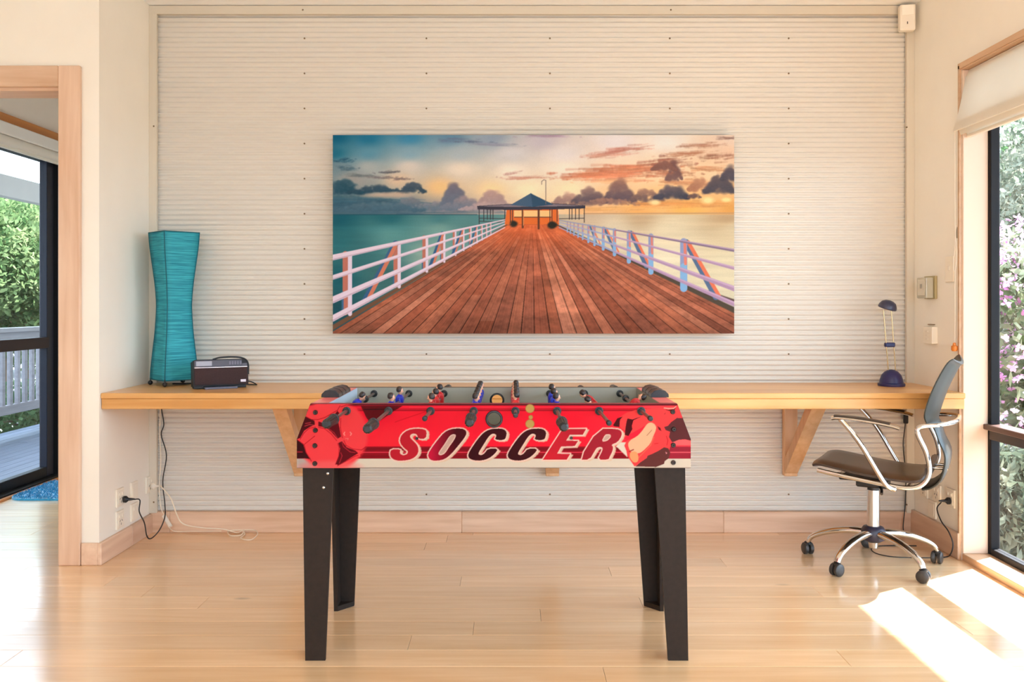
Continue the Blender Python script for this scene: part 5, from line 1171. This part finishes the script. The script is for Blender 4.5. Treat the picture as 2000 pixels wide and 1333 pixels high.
LG1 = leafmat('pale_green_leaf', (70, 100, 58), (140, 156, 108)); LG2 = leafmat('mid_green_leaf', (56, 90, 56), (108, 132, 92)); LG3 = leafmat('grey_green_leaf', (92, 102, 84), (158, 158, 140)); LG4 = leafmat('olive_leaf', (84, 94, 58), (146, 148, 100))
tg = 'garden trees beyond the deck'
tree('garden_tree', 'pale green leafy tree just past the deck railing', (-7.6, 13.4, -.6), 3.6, [(0, 0, 2.5, 1.3, 1.3, 1.0), (.6, .5, 1.5, 1.0, 1.0, .9), (-.7, -.5, 1.7, 1.1, 1.0, .9), (.2, -.8, 2.3, .8, .8, .8)], 30000, .05, LG1, 1, tg)
tree('garden_tree', 'darker green tree filling the gap behind the pale green tree', (-9.2, 17.0, -.6), 4.0, [(0, 0, 2.7, 1.7, 1.7, 1.1), (.9, .8, 1.6, 1.4, 1.4, 1.2), (-1.0, -.8, 1.7, 1.4, 1.4, 1.2), (.3, -.6, 3.3, 1.0, 1.0, .6)], 28000, .07, LG2, 2, tg)
tree('garden_tree', 'yellowish low tree seen through the balusters of the deck', (-7.6, 9.2, -.6), 2.2, [(0, 0, 1.3, .8, .8, .7), (.2, .5, 1.0, .6, .7, .7), (-.4, -.5, 1.0, .7, .7, .7)], 14000, .05, LG4, 3, tg)
tree('garden_tree', 'tall dull green tree farthest away past the deck', (-13.0, 22.0, -.6), 5.0, [(0, 0, 3.3, 2.3, 2.3, 1.3), (1.2, 1.0, 2.0, 2.0, 2.0, 1.6), (-1.6, -1.4, 2.0, 2.0, 2.0, 1.6)], 20000, .10, LG2, 4, tg)
tree('garden_hedge', 'low dense green hedge behind the bottom of the deck railing', (-5.2, 10.0, -.6), 1.0, [(0, k * .8, .42, .36, .6, .55) for k in range(-3, 4)], 16000, .04, LG2, 6, None, 'hedge', 8)
# window side
b = BM()
LW = [(0, 0, .75, .55, .55, .50), (.15, .25, 1.15, .45, .45, .40), (-.15, -.2, .45, .40, .40, .35)]
FS = tree('flowering_shrub', 'leafy shrub covered in pink and mauve blossom outside window', (3.95, 6.85, -.6), 2.3, [(0, 0, 1.45, .65, .75, .75), (.25, .35, 1.95, .5, .5, .45), (-.15, -.25, .85, .55, .55, .55)], 5200, .05, leafmat('shrub_leaf', (88, 106, 72), (160, 162, 136)), 8, None, 'shrub', 8)
rng = random.Random(5); b = BM()
bl = [(3.95, 6.85, .85, .70, .80, .80), (4.2, 7.2, 1.35, .55, .55, .5), (3.8, 6.6, .3, .58, .58, .6)]
for (cx, cy, cz, rx, ry, rz) in bl:
    for _ in range(520):
        u = Vector((rng.gauss(0, 1), rng.gauss(0, 1), rng.gauss(0, 1))).normalized() * rng.uniform(.8, 1.02); c0 = Vector((cx + u.x * rx, cy + u.y * ry, cz + u.z * rz))
        for k in range(5):
            a = Vector((rng.gauss(0, 1), rng.gauss(0, 1), rng.gauss(0, 1))).normalized(); c = a.cross(u).normalized(); s = rng.uniform(.018, .032)
            b.faces.new([b.verts.new(c0), b.verts.new(c0 + a * s + c * s * .5), b.verts.new(c0 + a * s * 1.6), b.verts.new(c0 + a * s - c * s * .5)])
obj('blossom', b, leafmat('pink_blossom', (206, 128, 190), (244, 206, 232), .4), FS, kind='stuff', recalc=False)
gg = 'garden shrubs beyond the window'
tree('garden_shrub', 'grey green bush rising above the pink blossom outside window', (5.6, 9.6, -.6), 4.2, [(0, 0, 2.4, 1.1, 1.1, .9), (.3, .4, 3.2, .9, .9, .8), (-.2, -.3, 1.4, 1.0, 1.0, .9)], 16000, .045, LG3, 9, gg, 'shrub', 10)
tree('garden_shrub', 'straggly pale undergrowth at the foot of tall window', (3.05, 5.45, -.6), 1.0, [(0, 0, .42, .30, .30, .30), (.1, .2, .60, .26, .28, .28)], 2600, .04, LG3, 10, gg, 'shrub', 7)
tree('garden_shrub', 'large dull green bush in the distance outside the window', (8.6, 14.6, -.6), 5.0, [(0, 0, 2.6, 2.0, 2.0, 1.5), (.6, .8, 4.0, 1.6, 1.6, 1.2)], 14000, .075, LG2, 11, gg, 'shrub', 8)
STN = mat('pale_stone', (206, 196, 180), 0.85, noise=0.2, nscale=9, bump=0.3)
for i, (x, y, s, lab) in enumerate([(2.75, 4.85, .20, 'pale rounded garden stone nearest the window foot'), (2.62, 5.35, .20, 'larger pale garden stone behind the nearest stone'), (2.72, 5.80, .15, 'smallest pale garden stone under the shrub')]):
    b = BM(); bmesh.ops.create_icosphere(b, subdivisions=3, radius=s); r_ = random.Random(i)
    ph = [r_.uniform(0, 6) for _ in range(6)]
    for v in b.verts: v.co *= 1 + .12 * math.sin(v.co.x * 14 + ph[0]) * math.sin(v.co.y * 13 + ph[1]) + .06 * math.sin(v.co.z * 22 + ph[2]); v.co.z *= .62
    o = obj('garden_stone', b, STN, None, smooth='all'); o.location = (x, y, -.60 + s * .55); tag(o, lab, 'stone', 'garden stones by the window')
b = BM(); bx(b, -5.0, 4.5, -11.0, -2.45, -0.60, -0.12)  # added unseen slab, throws cool light up to ceiling and upper walls
tag(obj('bounce_slab', b, mat('pale_bounce', (176, 178, 182), 0.85, noise=0.06, nscale=2)), 'unseen pale slab added behind the viewer to bounce daylight indoors', 'bounce_slab', kind='structure')
